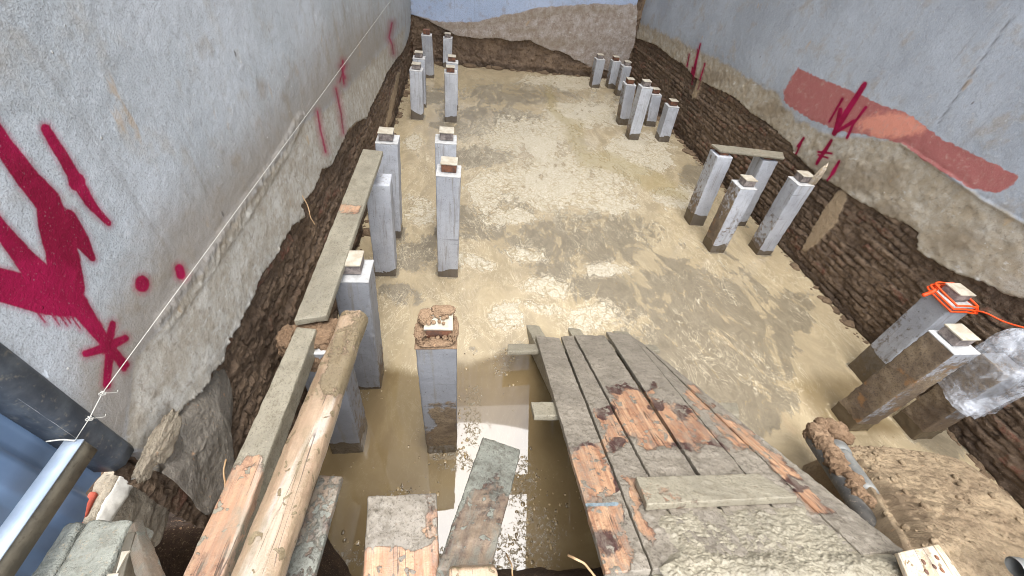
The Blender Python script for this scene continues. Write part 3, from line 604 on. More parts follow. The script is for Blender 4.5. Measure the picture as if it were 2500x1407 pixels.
right_edge = [(1535, 60), (1548, 92), (1600, 110), (1640, 142), (1665, 155), (1692, 188), (1722, 205), (1760, 222), (1792, 238), (1830, 275), (1880, 305), (1905, 332), (1928, 350), (1935, 370), (1962, 400), (1984, 420), (2010, 440), (2040, 455), (2075, 480), (2120, 505), (2170, 530), (2210, 545), (2238, 570), (2235, 612), (2280, 640), (2340, 672), (2400, 690), (2450, 720), (2500, 732), (2600, 790), (3200, 1100), (9000, 3000), (9000, -900), (1535, -900)]
R_paint = [(2111, 206, 6, 2058, 288, 7), (2058, 288, 7, 2036, 326, 6), (2057, 241, 3, 2024, 298, 2), (2052, 268, 5, 2041, 318, 6), (2084, 297, 5, 2036, 326, 3), (2114, 262, 3.5, 2084, 302, 2.6), (2083, 303, 3, 2067, 337, 3),
           (2028, 343, 3.5, 2009, 373, 5), (2009, 373, 5, 1993, 400, 3.4), (2028, 375, 2.4, 1996, 371, 2.4), (1996, 378, 2, 2020, 386, 2), (1961, 337, 2.6, 1946, 358, 2.6), (1955, 350, 2, 1940, 378, 2), (2047, 394, 3, 2030, 424, 4), (2030, 424, 3, 2016, 443, 1.5)]
R_thin = [(1710, 107, 1.4, 1698, 150, 2.6), (1698, 150, 3, 1690, 192, 3), (1702, 120, 1, 1696, 165, 1), (1682, 132, 1, 1676, 162, 1.6), (1720, 155, 1.3, 1701, 218, 1.5), (1690, 165, 2, 1684, 205, 3)]
redpoly = [(1950, 166), (1992, 188), (2080, 222), (2150, 256), (2212, 275), (2300, 340), (2400, 388), (2488, 430), (2476, 452), (2438, 472), (2400, 466), (2362, 456), (2330, 435), (2262, 396), (2205, 352), (2150, 338), (2110, 330), (2040, 318), (1975, 290), (1930, 262), (1912, 245), (1914, 222), (1932, 190)]
def r_stain(P, Q):
    return .9 * np.clip(blobs(Q, [(2180, 430, 46, 60), (1730, 190, 90, 30), (2010, 420, 120, 60), (2160, 520, 90, 50), (2330, 590, 120, 50), (1880, 270, 60, 40), (2100, 440, 120, 60)]) * 1.3, 0, 1)
def r_low(P, Q):
    d = psdf(Q, [(1540, 40), (1640, 90), (1760, 150), (1900, 230), (1940, 290), (2040, 330), (2200, 345), (2340, 445), (2500, 545), (3000, 900), (2400, 1200), (1500, 300)])
    return sst(d, -22, 22)
def r_bead(P, Q):
    d = caps(Q, chain([(2200, 352, 0), (2330, 438, 0), (2400, 490, 0), (2500, 548, 0), (2700, 660, 0)])); s_ = r_low(P, Q)
    return .008 * sst(d, 6, 2) - .008 * s_ + .010 * s_ * fbm(P, 4, 53, 16)
yr = np.linspace(-1.2, YB + .1, 820); zr = np.concatenate([np.linspace(-.15, 1.75, 175)[:-1], np.linspace(1.75, 3.6, 70)])
RW = wall_pair('rendered_wall', 'grey wall on the right with a faded red paint patch above muddy brick', 'R', yr, zr, 15.0, right_edge, R_paint, R_thin, redpoly, [(2180, 305, 130, 46)], r_stain, r_low, None,
          chain([(2048, 480, 16), (2020, 530, 22), (1980, 585, 14), (1962, 606, 8)]) + [(1704, 198, 7, 1691, 236, 6)], chain([(2470, 40, 1), (2380, 170, 1), (2290, 300, 1)]), M_RIGHT, M_BRICK, beadf=r_bead)

back_mud = [(996, -200), (1000, 36), (1040, 52), (1080, 72), (1118, 88), (1190, 96), (1260, 102), (1296, 98), (1330, 118), (1390, 138), (1440, 160), (1500, 176), (1528, 186), (1545, 110), (1556, 60), (1566, -200)]
def b_low(P, Q):
    d = psdf(Q, [(900, 30), (1000, 34), (1030, 40), (1070, 52), (1110, 56), (1150, 53), (1200, 43), (1270, 30), (1330, 18), (1400, 12), (1450, 8), (1560, 10), (1700, 10), (1700, 300), (900, 300)])
    return sst(d + 9 * fbm(P, 4, 61, 2.5), -5, 5)
def b_stain(P, Q): return .7 * np.clip(blobs(Q, [(1340, 105, 260, 34), (1280, 75, 130, 16), (1180, 95, 90, 20)]), 0, 1) + .55 * np.clip(1 - np.maximum(caps(Q, chain([(1000, 44, 6), (1070, 62, 5), (1110, 66, 5), (1150, 63, 6), (1200, 54, 6), (1270, 42, 7), (1330, 32, 7), (1400, 26, 6), (1500, 24, 5)])) + 6 * fbm(P, 3, 62, 4), 0) / 9, 0, 1)
xb = np.linspace(XL - .03, XR + .03, 430); zb = np.concatenate([np.linspace(-.15, 1.3, 130)[:-1], np.linspace(1.3, 2.4, 30)])
BW = wall_pair('rendered_wall', 'far end wall painted pale blue above a crumbling face of brown soil', 'B', xb, zb, 15.0, back_mud, [], [], None, None, b_stain, b_low, None, None, None, M_BACK, M_MOUND if False else M_BRICK, mudsoft=True, proud=.06)

# ------------------------------------------------------------------ piles
PILES = [  # bottom front edge px, yaw(deg), top px aim (front edge middle of top), mud sides, tone, neck, near?, label
 ((849, 1107), 0, (766, 866), .35, .32, 'plain', 'short pile under the near end of the mud-coated plank, topped by a big clod'),
 ((897, 951), 0, (855, 690), .3, .45, 'white', 'concrete pile with a white torn-looking head, just behind the rounded timber'),
 ((1079, 1106), 0, (1064, 852), .55, .3, 'mud', 'nearest free-standing concrete pile with crumbs of brown soil heaped on its head'),
 ((941, 675), 2, (921, 452), .12, .85, 'none', 'leaning concrete pile with a bare slanted head under the far end of the mud-coated plank'),
 ((956, 582), 0, (943, 352), .10, .95, 'grey', 'pale pile with a dark grey neck, right behind the leaning pile by the plank'),
 ((1093, 677), -2, (1094, 432), .15, .8, 'rust', 'concrete pile with orange rust on its head plate, in front of a bluish one'),
 ((1089, 583), 0, (1088, 352), .08, 1.0, 'grey', 'bluish concrete pile mostly hidden behind the pile with the orange rusted plate'),
 ((1101, 299), 3, (1101, 181), .1, 1.0, 'rust', 'rusty-necked pile with dark left side, front one of a line of three near the back'),
 ((1104, 270), 0, (1104, 155), .1, 1.0, 'rust', 'half hidden pile, second in the line of three towards the back wall'),
 ((1092, 166), 0, (1093, 95), .06, .95, 'grey', 'small far pile close to the back wall soil, rear one of the line of three'),
 ((1018, 292), -2, (1015, 174), .1, 1.0, 'grey', 'pile with a dark open neck, front one of the pair near the far left wall'),
 ((1026, 262), 0, (1022, 145), .1, 1.0, 'grey', 'half hidden pile, rear one of the pair by the far left wall'),
 ((1048, 191), 0, (1041, 88), .15, .7, 'dark', 'greyish far pile with a dark rusty lid in the corner by the left wall'),
 ((1453, 215), 4, (1468, 147), .4, .7, 'grey', 'muddy small pile, leftmost of three in the far right corner near the back wall'),
 ((1493, 217), 2, (1507, 152), .35, .9, 'rust', 'small pile with a reddish neck, middle one of three in the far right corner'),
 ((1514, 235), 0, (1532, 164), .45, .8, 'grey', 'muddy small pile, front one of three in the far right corner by the brick'),
 ((1522, 306), 0, (1541, 209), .5, .85, 'rust', 'pile with a brown rust streak down its left side, right of the far slurry'),
 ((1546, 342), 0, (1581, 216), .35, 1.0, 'grey', 'tallest pale pile at the front of the right cluster, beyond the bridging plank'),
 ((1588, 309), 0, (1604, 233), .3, .95, 'rust', 'rusty-necked pile partly behind the tallest pale pile on the right'),
 ((1620, 347), 0, (1646, 263), .25, 1.0, 'rust', 'short bright concrete pile standing alone nearest the far right brick wall'),
 ((1700, 551), 0, (1771, 383), .4, .9, 'none', 'concrete pile under the left end of the loose bridging plank'),
 ((1803, 552), 0, (1880, 392), .15, .9, 'none', 'concrete pile under the right end of the loose bridging plank'),
 ((1750, 617), 0, (1828, 463), .75, .95, 'grey', 'concrete pile with a brown mud-smeared left side in front of the bridging plank'),
 ((1864, 623), 0, (1970, 455), .3, .8, 'grey', 'rough-faced concrete pile with a pointed wooden splinter stuck beside its head'),
 ((2130, 936), 0, (2352, 752), .3, .65, 'grey', 'grey concrete pile tied round its head with bright orange cord'),
 ((2093, 1052), 0, (2362, 866), .95, .5, 'white', 'mud-streaked pile with a white square head plate, between orange cord and plastic bag'),
 ((2250, 1072), 0, (2475, 905), .85, .3, 'none', 'dark muddy concrete pile wrapped at the top in a clear plastic bag'),
]
SIDE = .19
def make_pile(i, spec):
    (bx, by), yaw, tp, mudv, tone, neck, label = spec
    fb = onz(bx, by); d = ray(*tp); s = np.hypot(fb[0], fb[1]) / np.hypot(d[0], d[1]); ft = O + s * d; lean = ft - fb; hgt = lean[2]
    ya = math.radians(yaw); ex = np.array([math.cos(ya), math.sin(ya), 0]); ey = np.array([-math.sin(ya), math.cos(ya), 0])
    base = fb + ey * SIDE / 2
    lv = np.array([lean[0], min(max(lean[1], -.03), .03), 0]) / hgt
    root = empty('concrete_pile', base, label, 'concrete pile', 'square concrete piles standing in the mud')
    near = 1 if fb[1] < 2 else (.6 if fb[1] < 4.5 else .35)
    hs_ = hgt + .35                                    # runs on below the water
    Vr, U, Fc = lattice((SIDE, SIDE, hs_), [max(3, int(12 * near)), max(3, int(12 * near)), max(8, int(90 * near))], .010)
    N = vnormals(Vr, Fc)
    if np.mean(np.einsum('ij,ij->i', N, Vr)) < 0: Fc = Fc[:, ::-1].copy(); N = -N
    z = Vr[:, 2] + hs_ / 2 - .35
    lc = Vr + np.array([i * 2.3, i * 1.1, 0]); lc[:, 2] = z + i * .7
    edge = np.abs(Vr[:, 0]) + np.abs(Vr[:, 1]) > SIDE * .9
    chip = np.where(edge, .012 * np.clip(fbm(lc, 4, 70 + i, 16) - .1, 0, 1), 0)
    mud = mudv * .55 + .50 * np.exp(-np.maximum(z, 0) / .28) - .24 + .45 * fbm(lc, 3, 80, 3.5) * mudv
    if mudv >= .7: mud = mud + .35 * sst(-N[:, 0], .3, .8)
    if mudv in (.3, .35, .4, .45, .5): mud = mud + .36 * sst(-N[:, 0], .3, .8) + .34 * sst(N[:, 0], .3, .8)
    if i in (25, 26): mud = mud + .22
    if i == 2: mud = mud + .5 * sst(z, .8, .55) * sst(N[:, 1], -.2, -.8) * sst(Vr[:, 0] + .14 * fbm(lc, 2, 3, 6), -.06, .03) + .3 * sst(z, .55, .3)
    d_ = .0025 * fbm(lc, 4, 60 + i, 24) - chip + .006 * np.clip(mud, 0, 1) * np.clip(fbm(lc, 4, 66, 34), 0, 1) * 2
    V = Vr + N * d_[:, None]
    V[:, 2] += hs_ / 2 - .35
    W = V[:, :1] * ex + V[:, 1:2] * ey + V[:, 2:] * np.array([0, 0, 1.0]) + V[:, 2:] * lv
    wl_ = .10 + .055 * vn(np.array([[i * 3.1, 0, 0]]), 4)[0]
    wet = sst(z - .07 * fbm(lc, 4, 5, 11), wl_ + .04, wl_ - .04)
    if i in (24,): wet = np.maximum(wet, sst(z - .04 * fbm(lc, 3, 5, 8), .30, .24) * .9)
    sh = mk('shaft', W, Fc, M_CONC, root, dict(loc=lc, mud=mud, wet=wet)); sh['tone'] = float(tone)
    ax = np.array([0, 0, hgt]) + lv * hgt
    def box(nm, w, h, z0, mat, seg=3, r=.003, shift=(0, 0), tilt=0, d=None, par=None):
        Vb, _, Fb = lattice((w, d or w, h), [seg, seg, 2], r)
        n_ = vnormals(Vb, Fb)
        if np.mean(np.einsum('ij,ij->i', n_, Vb)) < 0: Fb = Fb[:, ::-1].copy()
        Vb = Vb + np.array([shift[0], shift[1], z0 + h / 2]); Vb[:, 2] += Vb[:, 0] * tilt
        Vb = Vb + .0015 * np.stack([fbm(Vb + i, 3, 3 + k, 30) for k in range(3)], 1)
        Wb = Vb[:, :1] * ex + Vb[:, 1:2] * ey + Vb[:, 2:] * np.array([0, 0, 1.0]) + ax
        return mk(nm, Wb, Fb, mat, par or root, dict(loc=Wb + base))
    if neck == 'none': return root, base + ax, ex, ey
    j = random.Random(i)
    box('head_rim', SIDE + .003, .012, -.006, M_RIM if neck != 'mud' else M_CLOD, 8, .005)
    if neck == 'plain': return root, base + ax, ex, ey
    nh = .062; sx, sy = j.uniform(-.012, .012), j.uniform(-.005, .018)
    nk = box('steel_neck', .116, nh, .012, {'rust': M_RUST, 'mud': M_RUST, 'dark': M_RUST}.get(neck, M_GREYST), 4, .003, (sx, sy), 0)
    box('head_plate', .130, .010, .012 + nh, M_CAP if neck != 'dark' else M_RUST, 4, .002, (sx, sy), .09 if neck == 'dark' else j.uniform(-.02, .02), par=nk)
    return root, base + ax, ex, ey
TOPS = [make_pile(i, s) for i, s in enumerate(PILES)]

water()

# soil resting on pile heads
def soil_on(c, parts, label, mat=M_CLOD):
    Vs, Fs, off = [], [], 0
    for k, (dx, dy, dz, rx, ry, rz) in enumerate(parts):
        V, Fc = clod(np.array(c) + [dx, dy, dz], (rx, ry, rz), 11 * k + int(abs(c[0]) * 50), .40, 70 if max(rx, ry) > .04 else 16); Vs.append(V); Fs.append(Fc + off); off += len(V)
    V = np.concatenate(Vs); o = mk('soil_clod', V, np.concatenate(Fs), mat, None, dict(smooth=np.full(len(V), -.6)), loc=c)
    return tag(o, label, 'soil clod')
t3 = TOPS[2][1]
crumbs = [(0, .055, .035, .075, .05, .03), (-.05, .03, .085, .03, .045, .016), (.03, .06, .09, .05, .03, .018), (-.075, -.02, .03, .026, .05, .022), (.078, .0, .03, .024, .07, .028), (.0, -.078, .018, .07, .02, .012)]
rc = random.Random(9)
for k in range(34):
    a_ = rc.uniform(0, 6.28); rr_ = rc.uniform(.05, .095); s_ = rc.uniform(.006, .016); crumbs.append((rr_ * math.cos(a_), rr_ * math.sin(a_), .02 + rc.uniform(0, .012), s_, s_, s_ * .8))
for k in range(26):
    s_ = rc.uniform(.005, .012); crumbs.append((rc.uniform(-.06, .06), rc.uniform(-.02, .06), .092, s_, s_, s_ * .7))
soil_on(t3, crumbs, 'crumbly brown soil heaped over the head plate of the nearest free-standing pile')
t1 = TOPS[0][1]
soil_on(t1 + [-.02, 0, 1.045 - t1[2]], [(0, .02, -.01, .12, .09, .05), (.085, -.02, -.06, .055, .07, .08), (-.11, .0, -.04, .05, .08, .07), (.03, -.08, -.09, .07, .03, .07)], 'large brown lump of soil under the near end of the long plank')

# ------------------------------------------------------------------ planks and timbers on the left
def const_attr(mud=1.0, pale=-1.0, zones=None, pales=None):
    def f(P, lc, topf):
        Q = photo_xy(P); m = np.full(len(P), float(mud)); p = np.full(len(P), float(pale))
        for poly, val in (zones or []): m = m + (val - mud) * sst(psdf(Q, poly), -14, 14)
        for poly, val in (pales or []): p = p + (val - pale) * sst(psdf(Q, poly), -10, 10)
        return dict(mud=m, pale=p, blue=np.full(len(P), 9.0))
    return f
def lump(a=.006, sc=26):
    def f(P, lc, at):
        m = sst(at['mud'] + .5 * fbm(lc, 3, 91, 9), .35, .6)
        return at['topf'] * m * (a * .5 + a * np.clip(fbm(lc, 4, 95, sc), -.4, 1) + a * 1.3 * np.clip(fbm(lc, 3, 97, sc * 2.1) - .15, 0, 1))
    return f
zt = 1.14
o = quad_box('long_plank', [onz(886, 364, zt), onz(935, 369, zt), onz(797, 772, zt), onz(717, 784, zt)], .035, M_MUDWOOD, res=.014, r=.005, amp=.0025, seed=1,
             attrf=const_attr(.82, zones=[([(830, 500), (885, 503), (880, 522), (826, 524)], .15)]), lumpf=lump(.003, 22))
tag(o, 'long flat mud-coated plank lying across pile heads along the left wall', 'plank')
zt = 1.10
o = quad_box('square_timber', [onz(724, 798, zt), onz(773, 803, zt), onz(547, 1412, zt), onz(437, 1412, zt)], .10, M_MUDWOOD, ext=.55, res=.014, r=.007, amp=.003, seed=2,
             attrf=const_attr(.8, zones=[([(590, 1115), (650, 1110), (640, 1180), (560, 1430), (400, 1430), (520, 1200)], .22)], pales=[([(634, 1110), (664, 1100), (560, 1420), (520, 1420), (610, 1190)], .7)]), lumpf=lump(.003, 22))
tag(o, 'square timber beam, muddy far half and bare reddish near half, beside the left wall', 'timber beam')
# half-round timber
def log():
    A = onz(867, 775, 1.15); B = onz(628, 1420, 1.15); B = B + (B - A) * .5; dirv = (B - A) / np.linalg.norm(B - A); side = np.cross(dirv, [0, 0, 1]); side /= np.linalg.norm(side); up = np.cross(side, dirv)
    n, m = 170, 40; u = np.linspace(0, 1, n); V = []
    for k, t in enumerate(u):
        c = A + (B - A) * t; r = .066 + .010 * t; th = np.linspace(0, 2 * np.pi, m, endpoint=False)
        e = 1.0 if 0 < k < n - 1 else .93
        sq = (np.abs(np.cos(th)) ** 3 + np.abs(np.sin(th)) ** 3) ** (-1 / 3.0) * .93
        V.append(c + e * r * sq[:, None] * (np.cos(th)[:, None] * side + .85 * np.sin(th)[:, None] * up))
    V = np.concatenate(V); Fs = [(i * m + j, i * m + (j + 1) % m, (i + 1) * m + (j + 1) % m, (i + 1) * m + j) for i in range(n - 1) for j in range(m)]
    L = np.linalg.norm(B - A); lc = np.stack([np.repeat(u * L, m), (V - A) @ side, (V - A) @ up], 1)
    rad = V - (A + np.outer((V - A) @ dirv, dirv)); rad /= np.maximum(np.linalg.norm(rad, axis=1, keepdims=True), 1e-6)
    V = V + rad * (.010 * fbm(lc * [1, 1, 1], 4, 5, 6) + .005 * fbm(lc * [.3, 4, 4], 3, 6, 10) - .006 * np.exp(-(np.abs(fbm(lc * [.25, 3, 3], 2, 16, 5)) / .03) ** 2))[:, None]
    Q = photo_xy(V); a = const_attr(.16, zones=[([(820, 730), (915, 730), (900, 860), (850, 975), (770, 965), (800, 880)], .50)], pales=[([(805, 965), (832, 950), (800, 1060), (740, 1110), (700, 1250), (640, 1430), (560, 1430), (690, 1160)], .75)])(V, lc, None)
    Fs.append(tuple(range(m))); Fs.append(tuple((n - 1) * m + j for j in range(m))[::-1])
    o = mk('round_timber', V, Fs, M_LOG, None, dict(loc=lc, **a), loc=(A + B) / 2); tag(o, 'rounded pale timber with peeling bark, lying between the square beam and the water', 'timber beam')
log()
zt = 1.0
o = quad_box('grey_board', [onz(778, 1160, zt), onz(836, 1163, zt), onz(768, 1420, zt), onz(684, 1420, zt)], .03, M_OLD, ext=.4, res=.012, seed=3, amp=.003, attrf=const_attr(.42), lumpf=lump(.004, 30))
tag(o, 'short weathered grey board tucked against the right side of the rounded timber', 'board')
zt = 1.02
o = quad_box('wide_plank', [onz(897, 1212, zt), onz(1066, 1203, zt), onz(1070, 1425, zt), onz(888, 1425, zt)], .055, M_DECK, ext=.35, res=.009, r=.008, seed=4, amp=.003,
             attrf=const_attr(.68, zones=[([(880, 1345), (960, 1335), (1010, 1350), (1080, 1320), (1090, 1430), (880, 1430)], .05), ([(1035, 1200), (1070, 1200), (1070, 1330), (1040, 1310)], .4)]), lumpf=lump(.011, 30))
tag(o, 'thick wide plank end smeared with lumpy grey cement, over the water at the bottom', 'plank')
o = quad_box('spattered_slab', [onz(1178, 1066, .78), onz(1272, 1098, .78), onz(1196, 1400, 1.06), onz(1066, 1390, 1.06)], .04, M_OLD, res=.010, r=.008, seed=5, amp=.005,
             attrf=const_attr(.30, zones=[([(1180, 1066), (1240, 1090), (1215, 1140), (1150, 1200), (1100, 1300), (1060, 1390), (1110, 1230)], .75), ([(1235, 1085), (1275, 1098), (1250, 1210), (1225, 1180)], .8)]), lumpf=lump(.008, 26))
tag(o, 'tapered board spattered with pale cement, sloping down to the bright reflection in the water', 'board')
o = quad_box('wood_offcut', [onz(1096, 1388, 1.12), onz(1212, 1384, 1.12), onz(1225, 1450, 1.10), onz(1090, 1450, 1.10)], .05, M_LOG, res=.01, r=.012, seed=6, amp=.006, attrf=const_attr(.1))
tag(o, 'pale wood offcut lying at the very bottom edge, under the tapered board', 'wood offcut')

# ------------------------------------------------------------------ plank ramp
FA, FB, NC, ND = onz(1308, 820, .16), onz(1572, 838, .16), onz(2205, 1345, 1.05), onz(1478, 1398, 1.05)
rn = np.cross(FB - FA, ND - FA); rn /= np.linalg.norm(rn); rn = rn if rn[2] > 0 else -rn
def onramp(px, py, h=0.0):
    p0 = FA + rn * h; d = ray(px, py); return O + ((p0 - O) @ rn) / (d @ rn) * d
ramp = empty('plank_ramp', (FA + FB + NC + ND) / 4 - [0, 0, .05], 'muddy ramp of reddish boards sloping from the bank down into the slurry', 'ramp')
RO = np.array(ramp.location)
W_zones = [([(1448, 1000), (1490, 985), (1512, 1020), (1525, 1085), (1475, 1092)], .08), ([(1484, 945), (1526, 936), (1575, 1000), (1625, 1095), (1565, 1106), (1520, 1030)], .12), ([(1540, 945), (1592, 948), (1640, 1005), (1700, 1090), (1640, 1094), (1590, 1020)], .02),
           ([(1650, 995), (1692, 1008), (1770, 1092), (1712, 1082), (1672, 1040)], .05), ([(1375, 1092), (1462, 1082), (1490, 1140), (1505, 1210), (1420, 1235)], .10), ([(1430, 1240), (1510, 1232), (1530, 1300), (1545, 1390), (1470, 1410)], .20), ([(1525, 1150), (1560, 1180), (1600, 1310), (1590, 1330), (1560, 1290)], .25),
           ([(1735, 1012), (1800, 1035), (1935, 1150), (2060, 1270), (1985, 1258), (1915, 1175), (1830, 1105), (1760, 1058)], .16), ([(1662, 930), (1690, 935), (1735, 985), (1700, 990)], .1)]
DARK = [(1458, 975, 22, 50), (1500, 945, 46, 20), (1560, 942, 60, 18), (1632, 962, 36, 34), (1668, 1004, 30, 30), (1660, 1085, 36, 18), (1750, 1085, 32, 22), (1476, 1005, 24, 34), (1420, 1088, 50, 14), (1600, 985, 20, 30), (1500, 1080, 26, 16), (1480, 1330, 40, 40), (1500, 1180, 14, 60), (1525, 1260, 12, 60), (1930, 1180, 60, 22), (1340, 965, 26, 20)]
def ramp_attr(P, lc, topf):
    Q = photo_xy(P + RO); m = np.full(len(P), .86)
    Qw = Q + 26 * np.stack([fbm(P, 3, 5, 9), fbm(P, 3, 6, 9)], 1)
    for poly, val in W_zones: m = m + (val - .86) * sst(psdf(Qw, poly), -20, 16)
    bl = caps(Q, [(1432, 1233, 4, 1506, 1231, 4)])
    return dict(mud=m, pale=np.full(len(P), -.12), blue=bl, dark=np.clip(blobs(Qw, DARK), 0, 1))
def ramp_lump(P, lc, at):
    Q = photo_xy(P + RO); near = .55 * sst(Q[:, 1], 900, 1150)
    m = sst(at['mud'] + .5 * fbm(P, 3, 91, 9), .35, .6)
    return at['topf'] * m * (.002 + (.004 + .008 * near) * np.clip(fbm(P, 5, 95, 26), -.3, 1) + (.005 + .012 * near) * np.clip(fbm(P, 4, 97, 62) - .08, 0, 1)) + at['topf'] * (1 - m) * .010 * np.clip(fbm(P, 3, 99, 60) - .35, 0, 1)
boards = [ # (far-left, far-right, near-right, near-left)
  ((1308, 820), (1366, 826), (1590, 1392), (1478, 1398)),
  ((1370, 822), (1398, 820), (1700, 1385), (1594, 1391)),
  ((1402, 818), (1476, 820), (1842, 1376), (1706, 1384)),
  ((1480, 810), (1540, 818), (1985, 1362), (1848, 1375)),
  ((1543, 822), (1574, 842), (2100, 1353), (1990, 1362)),
  ((1577, 846), (1612, 872), (2205, 1345), (2104, 1353))]
for k, q in enumerate(boards):
    h = (.006, .0, .008, .004, .0, .010)[k]
    quad_box('deck_board', [onramp(*p, h) - RO for p in q], .028, M_DECK, ramp, res=.006, r=.004, amp=.003, seed=20 + k, attrf=ramp_attr, lumpf=ramp_lump)
def rbox(nm, q, h, T, seed, mat=M_DECK, mud=.86, res=.014):
    return quad_box(nm, [onramp(*p, h) - RO for p in q], T, mat, ramp, res=res, r=.004, amp=.003, seed=seed, attrf=const_attr(mud), lumpf=lump(.004, 26))
# stringers under the deck, their far ends stick out into the slurry
for k, q in enumerate([((1272, 770), (1302, 772), (1690, 1420), (1600, 1420)), ((1370, 778), (1398, 780), (1860, 1400), (1780, 1404)), ((1474, 784), (1508, 786), (2090, 1380), (2010, 1386))]):
    rbox('stringer', q, -.032, .13, 40 + k, M_MUDWOOD, .85)
for k, q in enumerate([((1240, 840), (1600, 842), (1612, 856), (1240, 858)), ((1296, 982), (1800, 984), (1806, 1014), (1304, 1016))]):
    rbox('cross_batten', q, -.030, .03, 50 + k, M_MUDWOOD, .9)
rbox('cleat', ((1552, 1165), (1852, 1157), (1948, 1214), (1580, 1232)), .040, .032, 55, M_MUDWOOD, .66, .008)
quad_box('edge_strip', [onramp(2030, 1240, .0) - RO, onramp(2052, 1238, .0) - RO, onramp(2166, 1338, .0) - RO, onramp(2138, 1344, .0) - RO], .03, M_PLY, ramp, res=.012, seed=57, attrf=const_attr(.25, .8))
# lumps of cement mud trodden on the near end of the ramp: thickened mud sheet
def mudpile():
    q = [(1560, 1100), (1990, 1225), (2235, 1370), (2300, 1440), (1610, 1440), (1600, 1310)]
    n = 300; xs = np.linspace(1500, 2330, n); ys = np.linspace(1080, 1440, 220)
    X, Y = np.meshgrid(xs, ys, indexing='ij'); Q = np.stack([X.ravel(), Y.ravel()], 1)
    s = psdf(Q, [(1600, 1240), (1700, 1232), (1960, 1225), (2060, 1290), (2160, 1345), (2300, 1380), (2330, 1440), (1640, 1440), (1590, 1390), (1640, 1340), (1590, 1290)])
    P = np.array([onramp(a, b, 0) for a, b in Q])
    h = .012 * sst(s + 22 * fbm(P, 3, 3, 9), 0, 40)
    hh = h * (1.1 + .7 * fbm(P, 5, 7, 12) + 1.3 * np.clip(fbm(P, 4, 8, 60) - .05, 0, 1) + .5 * fbm(P, 3, 14, 120)) - .004 + .03 * sst(Q[:, 1], 1350, 1385) * sst(s, 0, 30) * np.clip(fbm(P, 2, 12, 10) + .4, 0, 1)
    V = P + rn * hh[:, None]; keep = h > .002
    Fc = gridf(n, 220); Fc = Fc[keep[Fc].all(1)]; ids, inv = np.unique(Fc, return_inverse=True); Fc = inv.reshape(Fc.shape)
    V = V[ids] - RO
    if vnormals(V, Fc)[:, 2].mean() < 0: Fc = Fc[:, ::-1].copy()
    nv = len(V)
    mk('mud_layer', V, Fc, M_MUDWOOD, ramp, dict(mud=np.full(nv, .95), pale=np.full(nv, -1.0), blue=np.full(nv, 9.0)))
mudpile()

# ------------------------------------------------------------------ right side: loose plank, splinter, cord, bag, pipes, plywood
za = (TOPS[20][1][2] + TOPS[21][1][2]) / 2
def bridging():
    z1, z2 = TOPS[20][1][2] + .055, TOPS[21][1][2] + .055
    q = [onz(1738, 351, z1), onz(1932, 376, z2), onz(1918, 384, z2), onz(1752, 368, z1)]
    A = (q[0] + q[3]) / 2; B = (q[1] + q[2]) / 2; w = .17; y = np.array([0.05, 1, 0]); 
    o = quad_box('bridging_plank', [A + y * w / 2, B + y * w / 2 - np.array([.02, 0, 0]), B - y * w / 2 + np.array([-.10, 0, 0]), A - y * w / 2 + np.array([.03, 0, 0])], .022, M_MUDWOOD, res=.014, seed=7, attrf=const_attr(.62, .4), lumpf=lump(.003, 20))
    tag(o, 'loose mud-stained plank lying across two pile heads in front of the right brick wall', 'plank')
    for k, t in ((20, A), (21, B)):
        c = TOPS[k][1]; Vb, _, Fb = lattice((.11, .11, .06), [3, 3, 2], .003); n_ = vnormals(Vb, Fb)
        if np.mean(np.einsum('ij,ij->i', n_, Vb)) < 0: Fb = Fb[:, ::-1].copy()
        pr = TOPS[k][0]; Wb = Vb + c + [0, 0, .015] - np.array(pr.location)
        mk('steel_neck', Wb, Fb, M_RUST, pr, dict(loc=Wb))
bridging()
def splinter():
    c = TOPS[23][1] + np.array([.075, -.06, .0]); b = c + [0, 0, -.02]
    prof = [(-.035, 0), (.03, 0), (.034, .12), (.028, .20), (.006, .27), (-.02, .20), (-.034, .10)]
    V = []; 
    for y in (-.008, .008):
        for x, z in prof: V.append((x, y, z))
    V = np.array(V); n = len(prof); a = math.radians(-42); R = np.array([[math.cos(a), -math.sin(a), 0], [math.sin(a), math.cos(a), 0], [0, 0, 1]])
    V = V @ R.T + b + np.outer(V[:, 2], [.04, 0, 0]); Fs = [tuple(range(n)), tuple(range(2 * n - 1, n - 1, -1))] + [(i, (i + 1) % n, n + (i + 1) % n, n + i)[::-1] for i in range(n)]
    nv = len(V); o = mk('wood_splinter', V, Fs, M_PLY, None, dict(mud=np.full(nv, .1), pale=np.full(nv, .8), blue=np.full(nv, 9.0)), smooth=False, loc=b)
    tag(o, 'pale pointed wooden splinter standing upright beside the head of a rough concrete pile', 'splinter')
splinter()
M_CORD = m_simple('orange_cord', (236, 84, 24), (226, 70, 20), .55, 0, 60, .4)
